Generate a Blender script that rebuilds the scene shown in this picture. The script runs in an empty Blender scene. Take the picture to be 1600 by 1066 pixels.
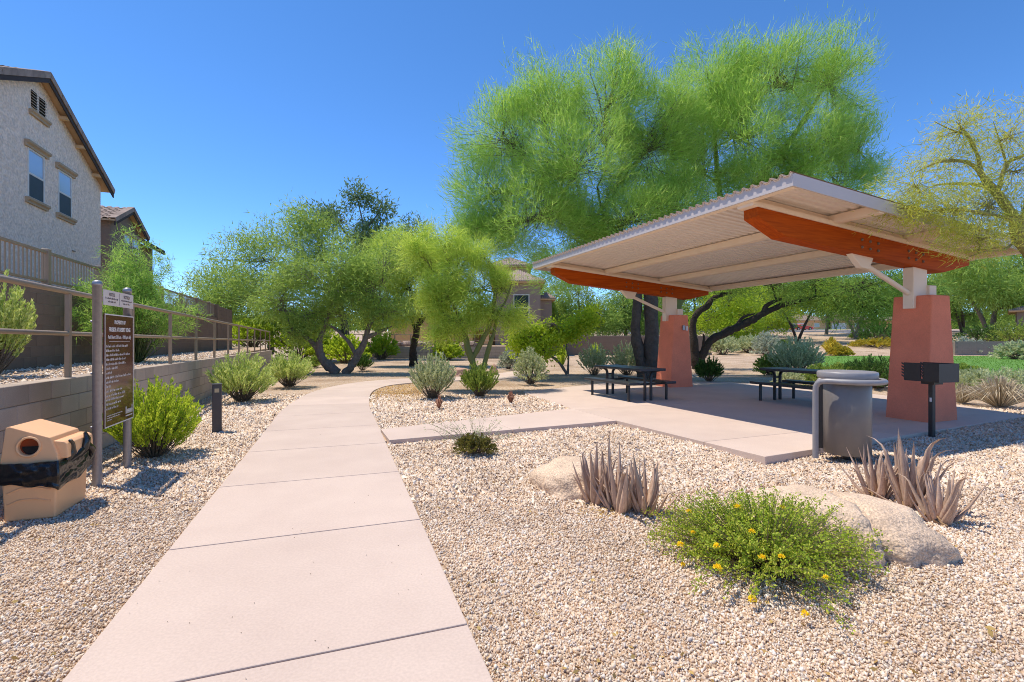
import bpy, math, random
import numpy as np
from mathutils import Vector, Matrix, noise as mnoise
random.seed(7)
RNG = np.random.default_rng(7)
R = math.radians
S = bpy.context.scene
COL = S.collection
# ---------------------------------------------------------------- camera, sky, sun, exposure
F, CX, CY, H = 763.0, 800.0, 530.0, 1.4
cam = bpy.data.cameras.new('camera'); camo = bpy.data.objects.new('camera', cam); COL.objects.link(camo)
camo.location = (0, 0, H); camo.rotation_euler = (R(90), 0, 0)
cam.sensor_width = 36; cam.lens = F / 1600 * 36; cam.shift_y = -3 / 1600
cam.clip_start = 0.05; cam.clip_end = 3000
S.camera = camo
SUN_EL, SUN_AZ = 67.5, math.degrees(math.atan2(-0.953, 0.30))
world = bpy.data.worlds.new('World'); S.world = world; world.use_nodes = True
wn = world.node_tree.nodes; wl = world.node_tree.links
sky = wn.new('ShaderNodeTexSky'); sky.sky_type = 'NISHITA'; sky.sun_disc = False
sky.sun_elevation = R(SUN_EL); sky.sun_rotation = R(SUN_AZ)
sky.altitude = 1200; sky.air_density = 0.6; sky.dust_density = 0.0; sky.ozone_density = 3.5
bg = wn['Background']; bg.inputs['Strength'].default_value = 0.15
hs = wn.new('ShaderNodeHueSaturation'); hs.inputs['Saturation'].default_value = 1.18; hs.inputs['Value'].default_value = 1.25
wl.new(sky.outputs['Color'], hs.inputs['Color']); wl.new(hs.outputs['Color'], bg.inputs['Color'])
sun = bpy.data.lights.new('sun', 'SUN'); sun.energy = 3.2; sun.angle = R(0.53); sun.color = (1.0, 0.905, 0.77)
suno = bpy.data.objects.new('sun', sun); COL.objects.link(suno)
ce = math.cos(R(SUN_EL))
suno.rotation_euler = Vector((0.953 * ce, -0.30 * ce, -math.sin(R(SUN_EL)))).to_track_quat('-Z', 'Y').to_euler()
suno.location = (-20, 6, 40)
S.view_settings.view_transform = 'Standard'; S.view_settings.look = 'None'
S.view_settings.gamma = 1.0; S.view_settings.exposure = 0.68; S.view_settings.use_curve_mapping = False
S.render.engine = 'CYCLES'
S.cycles.max_bounces = 9; S.cycles.diffuse_bounces = 6; S.cycles.transparent_max_bounces = 8; S.cycles.use_denoising = True; S.cycles.filter_width = 1.0; S.cycles.denoising_prefilter = 'NONE'; S.cycles.denoiser = 'OPENIMAGEDENOISE'; S.cycles.denoising_input_passes = 'RGB_ALBEDO_NORMAL'

def at(px, py, Y):
    """the place in the world that a photo position has at distance Y"""
    return Vector(((px - CX) / F * Y, Y, H - (py - CY) / F * Y))
def gp(px, py):
    Y = F * H / (py - CY); return Vector(((px - CX) / F * Y, Y, 0))

# ---------------------------------------------------------------- helpers
def link(o, parent=None):
    COL.objects.link(o)
    if parent is not None: o.parent = parent
    return o
def thing(name, label, cat, loc=(0, 0, 0), rotz=0.0, group=None, rot=None):
    o = bpy.data.objects.new(name, None); COL.objects.link(o); o.empty_display_size = 0.2
    o.location = loc; o.rotation_euler = rot if rot else (0, 0, rotz)
    o['label'] = label; o['category'] = cat
    if group: o['group'] = group
    return o
def tag(o, label=None, cat=None, group=None, kind=None):
    if label: o['label'] = label
    if cat: o['category'] = cat
    if group: o['group'] = group
    if kind: o['kind'] = kind
    return o
def dup(root, loc=None, rotz=None, label=None, scale=None):
    def cp(o, par):
        c = o.copy(); COL.objects.link(c); c.parent = par
        for ch in o.children: cp(ch, c)
        return c
    c = cp(root, None)
    if loc is not None: c.location = loc
    if rotz is not None: c.rotation_euler = (0, 0, rotz)
    if scale: c.scale = scale
    if label: c['label'] = label
    return c
def np_mesh(name, V, T, mat, parent=None, smooth=False, loc=None):
    """mesh from numpy arrays: V (n,3), T (m,k) all faces with k corners"""
    V = np.asarray(V, dtype=np.float32); T = np.asarray(T, dtype=np.int32)
    m = bpy.data.meshes.new(name); n, k = T.shape
    m.vertices.add(len(V)); m.vertices.foreach_set('co', V.ravel())
    m.loops.add(n * k); m.loops.foreach_set('vertex_index', T.ravel())
    m.polygons.add(n)
    m.polygons.foreach_set('loop_start', np.arange(0, n * k, k, dtype=np.int32))
    m.polygons.foreach_set('loop_total', np.full(n, k, dtype=np.int32))
    if smooth: m.polygons.foreach_set('use_smooth', np.ones(n, dtype=bool))
    m.update(calc_edges=True); m.materials.append(mat)
    o = bpy.data.objects.new(name, m); link(o, parent)
    if loc is not None: o.location = loc
    return o
class MB:
    def __init__(s): s.v = []; s.f = []; s.sm = []
    def add(s, V, Fc, smooth=False):
        b = len(s.v); s.v += [tuple(p) for p in V]
        s.f += [tuple(i + b for i in f) for f in Fc]; s.sm += [smooth] * len(Fc); return s
    def box(s, x0, x1, y0, y1, z0, z1):
        return s.add([(x0,y0,z0),(x1,y0,z0),(x1,y1,z0),(x0,y1,z0),(x0,y0,z1),(x1,y0,z1),(x1,y1,z1),(x0,y1,z1)],
                     [(3,2,1,0),(4,5,6,7),(0,1,5,4),(1,2,6,5),(2,3,7,6),(3,0,4,7)])
    def hexa(s, P): return s.add(P, [(3,2,1,0),(4,5,6,7),(0,1,5,4),(1,2,6,5),(2,3,7,6),(3,0,4,7)])
    def prism(s, poly, z0, z1):
        n = len(poly)
        V = [(p[0], p[1], z0) for p in poly] + [(p[0], p[1], z1) for p in poly]
        return s.add(V, [tuple(range(n - 1, -1, -1)), tuple(range(n, 2 * n))] + [(i, (i + 1) % n, n + (i + 1) % n, n + i) for i in range(n)])
    def extr(s, poly, axis, a, b):
        """polygon in the plane across AXIS (x: (y,z), y: (x,z)) pulled from a to b"""
        n = len(poly)
        mk = (lambda p, t: (t, p[0], p[1])) if axis == 'x' else (lambda p, t: (p[0], t, p[1]))
        V = [mk(p, a) for p in poly] + [mk(p, b) for p in poly]
        return s.add(V, [tuple(range(n - 1, -1, -1)), tuple(range(n, 2 * n))] + [(i, (i + 1) % n, n + (i + 1) % n, n + i) for i in range(n)])
    def tube(s, pts, rad, n=8, cap=True):
        pts = [Vector(p) for p in pts]
        if not hasattr(rad, '__len__'): rad = [rad] * len(pts)
        V = []; up = None
        for i, p in enumerate(pts):
            t = (pts[min(i + 1, len(pts) - 1)] - pts[max(i - 1, 0)]).normalized()
            if up is None: up = Vector((0, 0, 1)) if abs(t.z) < .9 else Vector((1, 0, 0))
            a = t.cross(up).normalized(); b = a.cross(t).normalized(); up = b
            for k in range(n):
                w = 2 * math.pi * k / n; V.append(p + (a * math.cos(w) + b * math.sin(w)) * rad[i])
        m = len(pts)
        Fc = [(i * n + k, i * n + (k + 1) % n, (i + 1) * n + (k + 1) % n, (i + 1) * n + k) for i in range(m - 1) for k in range(n)]
        s.add(V, Fc, True)
        if cap: s.add([V[k] for k in range(n)], [tuple(range(n - 1, -1, -1))]); s.add(V[-n:], [tuple(range(n))])
        return s
    def lathe(s, prof, n=24, c=(0, 0), cap=True):
        V = [(c[0] + r * math.cos(2 * math.pi * k / n), c[1] + r * math.sin(2 * math.pi * k / n), z) for r, z in prof for k in range(n)]
        m = len(prof)
        s.add(V, [(i * n + k, i * n + (k + 1) % n, (i + 1) * n + (k + 1) % n, (i + 1) * n + k) for i in range(m - 1) for k in range(n)], True)
        if cap: s.add(V[:n], [tuple(range(n - 1, -1, -1))]); s.add(V[-n:], [tuple(range(n))])
        return s
    def fn(s, g): s.v = [tuple(g(*p)) for p in s.v]; return s
    def build(s, name, mat, parent=None, bevel=0.0, seg=1, loc=None):
        m = bpy.data.meshes.new(name); m.from_pydata(s.v, [], s.f); m.update()
        if any(s.sm): m.polygons.foreach_set('use_smooth', np.array(s.sm, dtype=bool))
        m.materials.append(mat)
        if bevel: m = bevelled(m, bevel, seg)
        o = bpy.data.objects.new(name, m); link(o, parent)
        if loc is not None: o.location = loc
        return o
import bmesh
def bevelled(m, w, seg):
    b = bmesh.new(); b.from_mesh(m)
    bmesh.ops.remove_doubles(b, verts=b.verts, dist=1e-5)
    es = [e for e in b.edges if len(e.link_faces) == 2 and e.calc_face_angle(0) > 0.5]
    bmesh.ops.bevel(b, geom=es, offset=w, segments=seg, affect='EDGES', profile=0.5, clamp_overlap=True)
    b.to_mesh(m); b.free(); m.update(); return m
def inst(name, src, parent, loc=(0, 0, 0), rot=(0, 0, 0), scale=None):
    """another object that shares SRC's mesh"""
    o = bpy.data.objects.new(name, src.data); link(o, parent); o.location = loc; o.rotation_euler = rot
    if scale: o.scale = scale
    return o

# ---------------------------------------------------------------- materials
def nodes(name):
    m = bpy.data.materials.new(name); m.use_nodes = True
    return m, m.node_tree.nodes, m.node_tree.links
def ramp(n, l, fac, stops, interp='LINEAR'):
    r = n.new('ShaderNodeValToRGB'); r.color_ramp.interpolation = interp
    e = r.color_ramp.elements
    while len(e) < len(stops): e.new(0.5)
    for q, (p, c) in zip(e, stops): q.position = p; q.color = (*c, 1)
    l.new(fac, r.inputs[0]); return r.outputs[0]
def mat(name, col, col2=None, scale=4.0, rough=.8, bump=0.0, bscale=60.0, bdist=.01, metal=0.0, spec=.3, fine=None, fscale=200.0, tint=0.0, stretch=None, detail=6, voro=None):
    m, n, l = nodes(name); p = n['Principled BSDF']
    p.inputs['Roughness'].default_value = rough; p.inputs['Metallic'].default_value = metal
    p.inputs['Specular IOR Level'].default_value = spec
    tc = n.new('ShaderNodeTexCoord'); co = tc.outputs['Object']
    if stretch:
        mp = n.new('ShaderNodeMapping'); mp.inputs['Scale'].default_value = stretch; l.new(co, mp.inputs[0]); co = mp.outputs[0]
    nz = n.new('ShaderNodeTexNoise'); nz.inputs['Scale'].default_value = scale; nz.inputs['Detail'].default_value = detail
    nz.inputs['Roughness'].default_value = .62; l.new(co, nz.inputs['Vector'])
    c = ramp(n, l, nz.outputs['Fac'], [(.3, col), (.72, col2 or tuple(x * .82 for x in col))])
    if fine:
        n2 = n.new('ShaderNodeTexNoise'); n2.inputs['Scale'].default_value = fscale; n2.inputs['Detail'].default_value = 3; l.new(co, n2.inputs['Vector'])
        f = ramp(n, l, n2.outputs['Fac'], [(.35, (1 - fine,) * 3), (.65, (1 + fine,) * 3)])
        mx = n.new('ShaderNodeMix'); mx.data_type = 'RGBA'; mx.blend_type = 'MULTIPLY'; mx.inputs[0].default_value = 1
        l.new(c, mx.inputs[6]); l.new(f, mx.inputs[7]); c = mx.outputs[2]
    if tint:
        oi = n.new('ShaderNodeObjectInfo')
        f = ramp(n, l, oi.outputs['Random'], [(0, (1 - tint,) * 3), (1, (1 + tint,) * 3)])
        mx = n.new('ShaderNodeMix'); mx.data_type = 'RGBA'; mx.blend_type = 'MULTIPLY'; mx.inputs[0].default_value = 1
        l.new(c, mx.inputs[6]); l.new(f, mx.inputs[7]); c = mx.outputs[2]
    l.new(c, p.inputs['Base Color'])
    if bump:
        if voro:
            b = n.new('ShaderNodeTexVoronoi'); b.inputs['Scale'].default_value = bscale; src = b.outputs['Distance']
        else:
            b = n.new('ShaderNodeTexNoise'); b.inputs['Scale'].default_value = bscale; b.inputs['Detail'].default_value = 4; src = b.outputs['Fac']
        l.new(co, b.inputs['Vector'])
        bp = n.new('ShaderNodeBump'); bp.inputs['Strength'].default_value = bump; bp.inputs['Distance'].default_value = bdist
        l.new(src, bp.inputs['Height']); l.new(bp.outputs[0], p.inputs['Normal'])
    return m
def leafmat(name, cols, trans=.4, rough=.6):
    m, n, l = nodes(name); n.remove(n['Principled BSDF']); out = n['Material Output']
    g = n.new('ShaderNodeNewGeometry')
    c = ramp(n, l, g.outputs['Random Per Island'], [(i / max(1, len(cols) - 1), k) for i, k in enumerate(cols)])
    d = n.new('ShaderNodeBsdfPrincipled'); d.inputs['Roughness'].default_value = rough; d.inputs['Specular IOR Level'].default_value = .25
    t = n.new('ShaderNodeBsdfTranslucent'); mx = n.new('ShaderNodeMixShader'); mx.inputs[0].default_value = trans
    hs = n.new('ShaderNodeHueSaturation'); hs.inputs['Value'].default_value = 1.25; hs.inputs['Hue'].default_value = .49
    l.new(c, d.inputs['Base Color']); l.new(c, hs.inputs['Color']); l.new(hs.outputs[0], t.inputs['Color'])
    l.new(d.outputs[0], mx.inputs[1]); l.new(t.outputs[0], mx.inputs[2]); l.new(mx.outputs[0], out.inputs[0])
    return m
def islandmat(name, stops, rough=.85, bump=.3, bscale=300):
    m, n, l = nodes(name); p = n['Principled BSDF']; p.inputs['Roughness'].default_value = rough; p.inputs['Specular IOR Level'].default_value = .2
    g = n.new('ShaderNodeNewGeometry')
    c = ramp(n, l, g.outputs['Random Per Island'], stops)
    tc = n.new('ShaderNodeTexCoord')
    nz = n.new('ShaderNodeTexNoise'); nz.inputs['Scale'].default_value = 1.1; nz.inputs['Detail'].default_value = 4
    l.new(tc.outputs['Object'], nz.inputs['Vector'])
    f = ramp(n, l, nz.outputs['Fac'], [(.35, (.95, .93, .91)), (.65, (1.16, 1.16, 1.16))])
    mx = n.new('ShaderNodeMix'); mx.data_type = 'RGBA'; mx.blend_type = 'MULTIPLY'; mx.inputs[0].default_value = 1
    l.new(c, mx.inputs[6]); l.new(f, mx.inputs[7]); l.new(mx.outputs[2], p.inputs['Base Color'])
    return m

STONE_STOPS = [(0, (.40, .27, .17)), (.1, (.56, .40, .265)), (.3, (.71, .56, .41)), (.5, (.65, .53, .42)), (.65, (.75, .62, .475)),
               (.8, (.79, .715, .62)), (.9, (.54, .475, .43)), (1, (.66, .45, .285))]
M = {}
M['gravel'] = islandmat('gravel_stone', STONE_STOPS)
M['concrete'] = mat('pink_concrete', (.61, .487, .405), (.53, .415, .345), scale=1.1, rough=.88, bump=.18, bscale=160, bdist=.003, fine=.05, fscale=70, tint=.05)
M['slabside'] = M['concrete']
M['block'] = mat('brown_block', (.50, .405, .32), (.43, .35, .275), scale=3, rough=.95, bump=.5, bscale=160, bdist=.006, fine=.1, fscale=120, tint=.15)
M['mortar'] = mat('mortar', (.27, .22, .17), rough=.95, bump=.3, bscale=90)
M['wallcap'] = mat('cap', (.42, .36, .30), rough=.95, bump=.3, bscale=90)
M['darkblock'] = mat('dark_block', (.235, .165, .12), (.195, .135, .098), scale=2, rough=.95, bump=.5, bscale=120, bdist=.008, fine=.1, fscale=90, tint=.08)
M['bronze'] = mat('bronze_paint', (.34, .25, .17), (.31, .225, .15), scale=9, rough=.5, spec=.4)
M['stucco'] = mat('stucco', (.90, .74, .615), (.68, .555, .46), scale=4.5, rough=.95, bump=1.0, bscale=6.5, bdist=.07, fine=.14, fscale=13, detail=8)
M['trim'] = mat('house_trim', (.46, .35, .24), rough=.85, bump=.2, bscale=60)
M['soffit'] = mat('soffit', (.66, .46, .27), rough=.85)
M['fasciawood'] = mat('fascia_board', (.06, .045, .04), rough=.8)
M['rooftile'] = mat('roof_tile', (.34, .265, .22), (.25, .19, .16), scale=5, rough=.9, bump=.4, bscale=40, tint=.22)
M['window_frame'] = mat('window_frame', (.72, .70, .66), rough=.5)
M['darkhouse'] = mat('dark_stucco', (.25, .195, .155), (.215, .165, .13), scale=4, rough=.95, bump=.6, bscale=24, bdist=.02)
M['louvre'] = mat('louvre', (.40, .34, .28), rough=.8)
M['hollow'] = mat('hollow', (.02, .018, .016), rough=.9)
M['terra'] = mat('terracotta_stucco', (.84, .265, .15), (.70, .215, .125), scale=2.2, rough=.92, bump=.3, bscale=70, bdist=.005, fine=.045, fscale=45)
M['redwood'] = mat('stained_wood', (.50, .088, .004), (.29, .042, .002), scale=3.2, rough=.62, spec=.12, stretch=(.5, 8, 9), bump=.15, bscale=14, bdist=.004)
M['beige'] = mat('beige_paint', (.86, .71, .55), (.82, .67, .515), scale=3, rough=.55, spec=.35)
M['deck'] = mat('deck_paint', (.82, .75, .68), (.78, .71, .64), scale=1.2, rough=.42, spec=.45)
M['rooftop'] = mat('roof_top_paint', (.52, .37, .255), (.46, .33, .225), scale=2, rough=.5, spec=.4)
M['boltbrown'] = mat('bolt_brown', (.20, .12, .08), (.15, .09, .06), scale=20, rough=.5, spec=.4)
M['fascia'] = mat('fascia_paint', (.56, .50, .47), (.53, .475, .445), scale=2, rough=.5, spec=.4)
M['black'] = mat('black_metal', (.018, .018, .02), (.026, .026, .028), scale=20, rough=.42, spec=.5)
M['thermo'] = mat('thermoplastic', (.028, .030, .036), (.04, .043, .05), scale=30, rough=.35, spec=.55, bump=.5, bscale=150, bdist=.004)
M['can'] = mat('can_grey', (.18, .165, .153), (.155, .142, .132), scale=6, rough=.42, spec=.5, bump=.35, bscale=240, bdist=.002)
M['canframe'] = mat('can_frame', (.27, .26, .265), (.235, .225, .23), scale=14, rough=.42, spec=.5)
M['galv'] = mat('galvanised', (.36, .36, .38), (.28, .28, .30), scale=26, rough=.45, metal=.55, spec=.5)
M['signbrown'] = mat('sign_brown', (.125, .040, .028), (.115, .037, .026), scale=3, rough=.12, spec=.6)
M['signwhite'] = mat('sign_white', (.78, .70, .66), (.74, .66, .62), scale=3, rough=.4)
M['print'] = mat('white_print', (.80, .74, .70), rough=.6)
M['printdark'] = mat('dark_print', (.16, .12, .12), rough=.6)
M['tanplastic'] = mat('tan_plastic', (.95, .53, .26), (.90, .48, .235), scale=3, rough=.42, spec=.4, bump=.06, bscale=30)
M['bag'] = mat('black_bag', (.008, .008, .010), rough=.24, spec=.6, bump=.25, bscale=20, bdist=.02)
M['orange'] = mat('orange_inside', (.28, .05, .01), rough=.7)
M['bollard'] = mat('bollard_bronze', (.075, .062, .062), (.065, .054, .054), scale=9, rough=.5, spec=.4)
M['lens'] = mat('lamp_lens', (.55, .42, .25), rough=.3)
M['rock'] = mat('granite', (.76, .57, .40), (.50, .37, .265), scale=2.6, rough=.95, bump=.9, bscale=38, bdist=.02, fine=.26, fscale=85, detail=9)
M['rockpink'] = mat('pink_rock', (.52, .33, .24), (.40, .25, .18), scale=4, rough=.95, bump=.6, bscale=40, bdist=.02, tint=.15)
M['rubble'] = mat('rubble', (.40, .31, .26), (.30, .22, .18), scale=6, rough=.95, bump=.6, bscale=20, bdist=.04, tint=.35)
M['agave'] = mat('dry_agave', (.66, .48, .355), (.36, .225, .155), scale=5, rough=.8, stretch=(6, 6, 1.2), bump=.4, bscale=30, bdist=.004, fine=.12, fscale=60, tint=.18)
M['barkdark'] = mat('dark_bark', (.062, .046, .036), (.038, .028, .022), scale=9, rough=.95, bump=.9, bscale=18, bdist=.05)
M['barkbrown'] = mat('brown_bark', (.15, .115, .088), (.085, .064, .050), scale=7, rough=.95, bump=.9, bscale=16, bdist=.05)
M['barkgrey'] = mat('grey_bark', (.24, .20, .165), (.14, .11, .09), scale=7, rough=.95, bump=.8, bscale=16, bdist=.04)
M['barkgreen'] = mat('green_bark', (.20, .215, .06), (.15, .165, .05), scale=6, rough=.8, bump=.3, bscale=20, bdist=.02)
M['barkyellow'] = mat('yellow_bark', (.33, .30, .10), (.24, .22, .075), scale=6, rough=.8, bump=.3, bscale=20, bdist=.02)
M['twig'] = mat('twig', (.20, .15, .10), rough=.9)
M['clubwall'] = mat('tan_stucco', (.66, .42, .22), (.58, .36, .19), scale=3, rough=.95, bump=.5, bscale=20, bdist=.02)
M['clubgrey'] = mat('grey_stucco', (.33, .25, .20), (.29, .22, .175), scale=3, rough=.95, bump=.5, bscale=20, bdist=.02)
M['asphalt'] = mat('asphalt', (.145, .14, .145), (.12, .117, .12), scale=2, rough=.9, bump=.2, bscale=80)
M['kerb'] = mat('kerb', (.5, .44, .4), rough=.9)
M['lawn'] = mat('turf', (.14, .29, .05), (.105, .225, .04), scale=1.3, rough=.95, bump=.8, bscale=60, bdist=.03, fine=.25, fscale=40)
M['tyre'] = mat('tyre', (.02, .02, .02), rough=.85)
M['rim'] = mat('rim', (.45, .45, .46), rough=.35, metal=.7)
M['redpaint'] = mat('red_paint', (.62, .028, .018), (.6, .027, .017), rough=.25, spec=.6)
M['navypaint'] = mat('navy_paint', (.018, .022, .04), (.017, .021, .038), rough=.25, spec=.6)
M['greypaint'] = mat('grey_green_paint', (.05, .07, .07), (.05, .068, .068), rough=.25, spec=.6)
M['lampred'] = mat('lamp_red', (.4, .01, .01), rough=.3)
M['yellow'] = leafmat('yellow_flower', [(.95, .74, .02), (.98, .80, .04), (.92, .66, .01)], .25)
def glassmat(name, col, rough=.05):
    m, n, l = nodes(name); p = n['Principled BSDF']; p.inputs['Base Color'].default_value = (*col, 1)
    p.inputs['Roughness'].default_value = rough; p.inputs['Specular IOR Level'].default_value = 1.0; p.inputs['IOR'].default_value = 1.6
    return m
M['glass'] = glassmat('glass', (.035, .05, .06)); M['carglass'] = glassmat('car_glass', (.01, .012, .014))
M['blind'] = glassmat('blind_glass', (.34, .46, .62), .12); M['screen'] = mat('window_screen', (.055, .075, .085), rough=.6)
def groundmat():
    m, n, l = nodes('ground_gravel'); p = n['Principled BSDF']; p.inputs['Roughness'].default_value = .95; p.inputs['Specular IOR Level'].default_value = .15
    tc = n.new('ShaderNodeTexCoord'); co = tc.outputs['Object']
    v = n.new('ShaderNodeTexVoronoi'); v.inputs['Scale'].default_value = 34; l.new(co, v.inputs['Vector'])
    sp = n.new('ShaderNodeSeparateColor'); l.new(v.outputs['Color'], sp.inputs[0])
    c = ramp(n, l, sp.outputs[0], [(p_, tuple(x * .93 for x in k)) for p_, k in STONE_STOPS])
    nz = n.new('ShaderNodeTexNoise'); nz.inputs['Scale'].default_value = .55; nz.inputs['Detail'].default_value = 7; l.new(co, nz.inputs['Vector'])
    f = ramp(n, l, nz.outputs['Fac'], [(.3, (.62, .56, .50)), (.55, (.92, .88, .84)), (.75, (1.02, .98, .94))])
    mx = n.new('ShaderNodeMix'); mx.data_type = 'RGBA'; mx.blend_type = 'MULTIPLY'; mx.inputs[0].default_value = 1
    l.new(c, mx.inputs[6]); l.new(f, mx.inputs[7])
    # gaps between the pebbles: darker soil, with their shade painted into the colour
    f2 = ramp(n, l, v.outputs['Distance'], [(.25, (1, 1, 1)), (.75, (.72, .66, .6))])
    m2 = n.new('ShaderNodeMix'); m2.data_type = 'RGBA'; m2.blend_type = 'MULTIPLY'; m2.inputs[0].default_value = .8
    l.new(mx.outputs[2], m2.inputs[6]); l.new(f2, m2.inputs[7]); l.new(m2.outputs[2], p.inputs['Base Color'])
    bp = n.new('ShaderNodeBump'); bp.inputs['Strength'].default_value = .7; bp.inputs['Distance'].default_value = .02; bp.invert = True
    l.new(v.outputs['Distance'], bp.inputs['Height']); l.new(bp.outputs[0], p.inputs['Normal'])
    return m
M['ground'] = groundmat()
# ================================================================ THE SETTING
DV = Vector((-.357, .934, 0)); NV = Vector((.934, .357, 0)); ROT = math.atan2(.357, .934)
def sstep(a, b, x):
    t = np.clip((np.asarray(x, float) - a) / (b - a), 0, 1); return t * t * (3 - 2 * t)
EDGE_P = [(-1.5, 6.85), (1.8, 8.36), (3.02, 5.78), (6.15, 7.28)]
def pdist(P, x, y):
    d = np.full(np.shape(x), 99.0)
    for (x0, y0), (x1, y1) in zip(P[:-1], P[1:]):
        L = (x1 - x0) ** 2 + (y1 - y0) ** 2; t = np.clip(((x - x0) * (x1 - x0) + (y - y0) * (y1 - y0)) / L, 0, 1)
        d = np.minimum(d, np.hypot(x - x0 - t * (x1 - x0), y - y0 - t * (y1 - y0)))
    return d
def hz(x, y):
    """height of the ground"""
    x = np.asarray(x, float); y = np.asarray(y, float)
    h = -.03 + 2.6 * sstep(42, 98, y) + 1.0 * sstep(98, 135, y) + .5 * sstep(14, 30, x) * sstep(41, 52, y)
    h = h + .012 * np.sin(x * 1.7 + .6 * y) * np.sin(y * 1.3 - .4 * x) * sstep(2, 5, y)
    h = h + .22 * np.sin(x * .23 + 1) * np.sin(y * .19) * sstep(41, 54, y)
    h = h - .042 * np.exp(-(pdist(EDGE_P, x, y) / .55) ** 2) - .035 * np.exp(-(((x - 3.15) ** 2 + (y - 5.75) ** 2) / .5))
    return h
# outlines of the paving, in metres
L_EDGE = [(-.773, -1.02), (-1.841, 1.993), (-2.842, 4.82), (-3.84, 7.65), (-4.51, 9.53), (-4.98, 11.3), (-5.30, 13.0), (-5.28, 14.8), (-4.75, 16.4), (-3.6, 17.5), (-2.2, 18.3), (-.8, 19.6), (.2, 21.6)]
R_EDGE = [(.798, -.464), (-.27, 2.549), (-1.271, 5.376), (-2.269, 8.206), (-2.939, 10.09), (-3.33, 11.4), (-3.66, 12.7), (-3.80, 13.8), (-3.66, 15.0), (-2.9, 16.0), (-1.6, 16.7), (.2, 17.8), (1.6, 20.6)]
def poly_at(P, s):
    """point a distance fraction S (0..len-1) along polyline P"""
    i = min(int(s), len(P) - 2); f = s - i
    return (P[i][0] + (P[i + 1][0] - P[i][0]) * f, P[i][1] + (P[i + 1][1] - P[i][1]) * f)
PATH_POLY = L_EDGE + R_EDGE[::-1]
CONN = [(-2.06, 7.62), (-1.73, 6.76), (1.80, 8.40), (1.20, 9.90)]
PATIO = [(3.02, 5.82), (6.15, 7.32), (9.42, 8.90), (9.55, 10.6), (9.2, 12.6), (7.6, 15.4), (5.9, 16.6), (3.2, 15.8), (.30, 13.0), (.50, 12.1), (1.20, 9.90), (1.80, 8.40)]
def inside(P, x, y):
    x = np.asarray(x); y = np.asarray(y); r = np.zeros(x.shape, bool); n = len(P)
    for i in range(n):
        x0, y0 = P[i]; x1, y1 = P[(i + 1) % n]
        c = ((y0 > y) != (y1 > y)); 
        with np.errstate(divide='ignore', invalid='ignore'):
            r ^= c & (x < (x1 - x0) * (y - y0) / (y1 - y0 + 1e-12) + x0)
    return r
def wall_s(x, y):
    """signed distance right of the low block wall's face"""
    return (x + 4.51) * NV.x + (y - 4.3) * NV.y

# ground: one sheet, fine near the camera
xs = np.unique(np.concatenate([np.arange(-14, 14.01, .35), np.arange(14, 60, 3), np.arange(-60, -14, 3), np.array([-1200, -700, -400, -200, -120, -85, 90, 130, 200, 400, 700, 1200])]))
ys = np.unique(np.concatenate([np.arange(-6, 26.01, .35), np.arange(26, 140, 2.0), np.array([-300, -60, -20, -10, 160, 200, 300, 500, 900, 1500])]))
GX, GY = np.meshgrid(xs, ys); GZ = hz(GX, GY)
V = np.stack([GX.ravel(), GY.ravel(), GZ.ravel()], 1); nx = len(xs)
I, J = np.meshgrid(np.arange(nx - 1), np.arange(len(ys) - 1)); a = (J * nx + I).ravel()
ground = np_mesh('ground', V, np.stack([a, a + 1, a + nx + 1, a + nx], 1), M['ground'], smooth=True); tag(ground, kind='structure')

# main path: separate concrete panels with open joints
path = bpy.data.objects.new('footpath', None); COL.objects.link(path); tag(path, kind='structure')
def arc(P):
    a = [0.0]
    for i in range(len(P) - 1): a.append(a[-1] + math.dist(P[i], P[i + 1]))
    return a
cen = [((l[0] + r[0]) / 2, (l[1] + r[1]) / 2) for l, r in zip(L_EDGE, R_EDGE)]; CA = arc(cen)
def param(s):
    for i in range(len(CA) - 1):
        if s <= CA[i + 1]: return i + (s - CA[i]) / (CA[i + 1] - CA[i])
    return len(CA) - 1
JO = 0.10          # joints as in the photo
cuts = [0.0] + [JO + 1.47 * k for k in range(1, 40) if 0.3 < JO + 1.47 * k < CA[-1] - .4] + [CA[-1]]
def smooth_edge(P, u):
    i = min(int(u), len(P) - 2); f = u - i
    p0, p1, p2, p3 = P[max(i - 1, 0)], P[i], P[i + 1], P[min(i + 2, len(P) - 1)]
    return tuple(.5 * (2 * p1[k] + (p2[k] - p0[k]) * f + (2 * p0[k] - 5 * p1[k] + 4 * p2[k] - p3[k]) * f * f + (3 * p1[k] - p0[k] - 3 * p2[k] + p3[k]) * f ** 3) for k in (0, 1))
for s0, s1 in zip(cuts[:-1], cuts[1:]):
    g = .0055; n = 6
    us = [param(s0 + g + (s1 - s0 - 2 * g) * k / n) for k in range(n + 1)]
    l = [smooth_edge(L_EDGE, u) for u in us]; r = [smooth_edge(R_EDGE, u) for u in us]
    MB().prism(l[::-1] + r, -.12, 0).build('panel', M['concrete'], path, bevel=.006, seg=2)
def clip(P, a, b, c):
    """the part of polygon P where a*x+b*y>=c"""
    out = []
    for i in range(len(P)):
        p, q = P[i], P[(i + 1) % len(P)]; dp = a * p[0] + b * p[1] - c; dq = a * q[0] + b * q[1] - c
        if dp >= 0: out.append(p)
        if (dp >= 0) != (dq >= 0):
            t = dp / (dp - dq); out.append((p[0] + (q[0] - p[0]) * t, p[1] + (q[1] - p[1]) * t))
    return out
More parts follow.
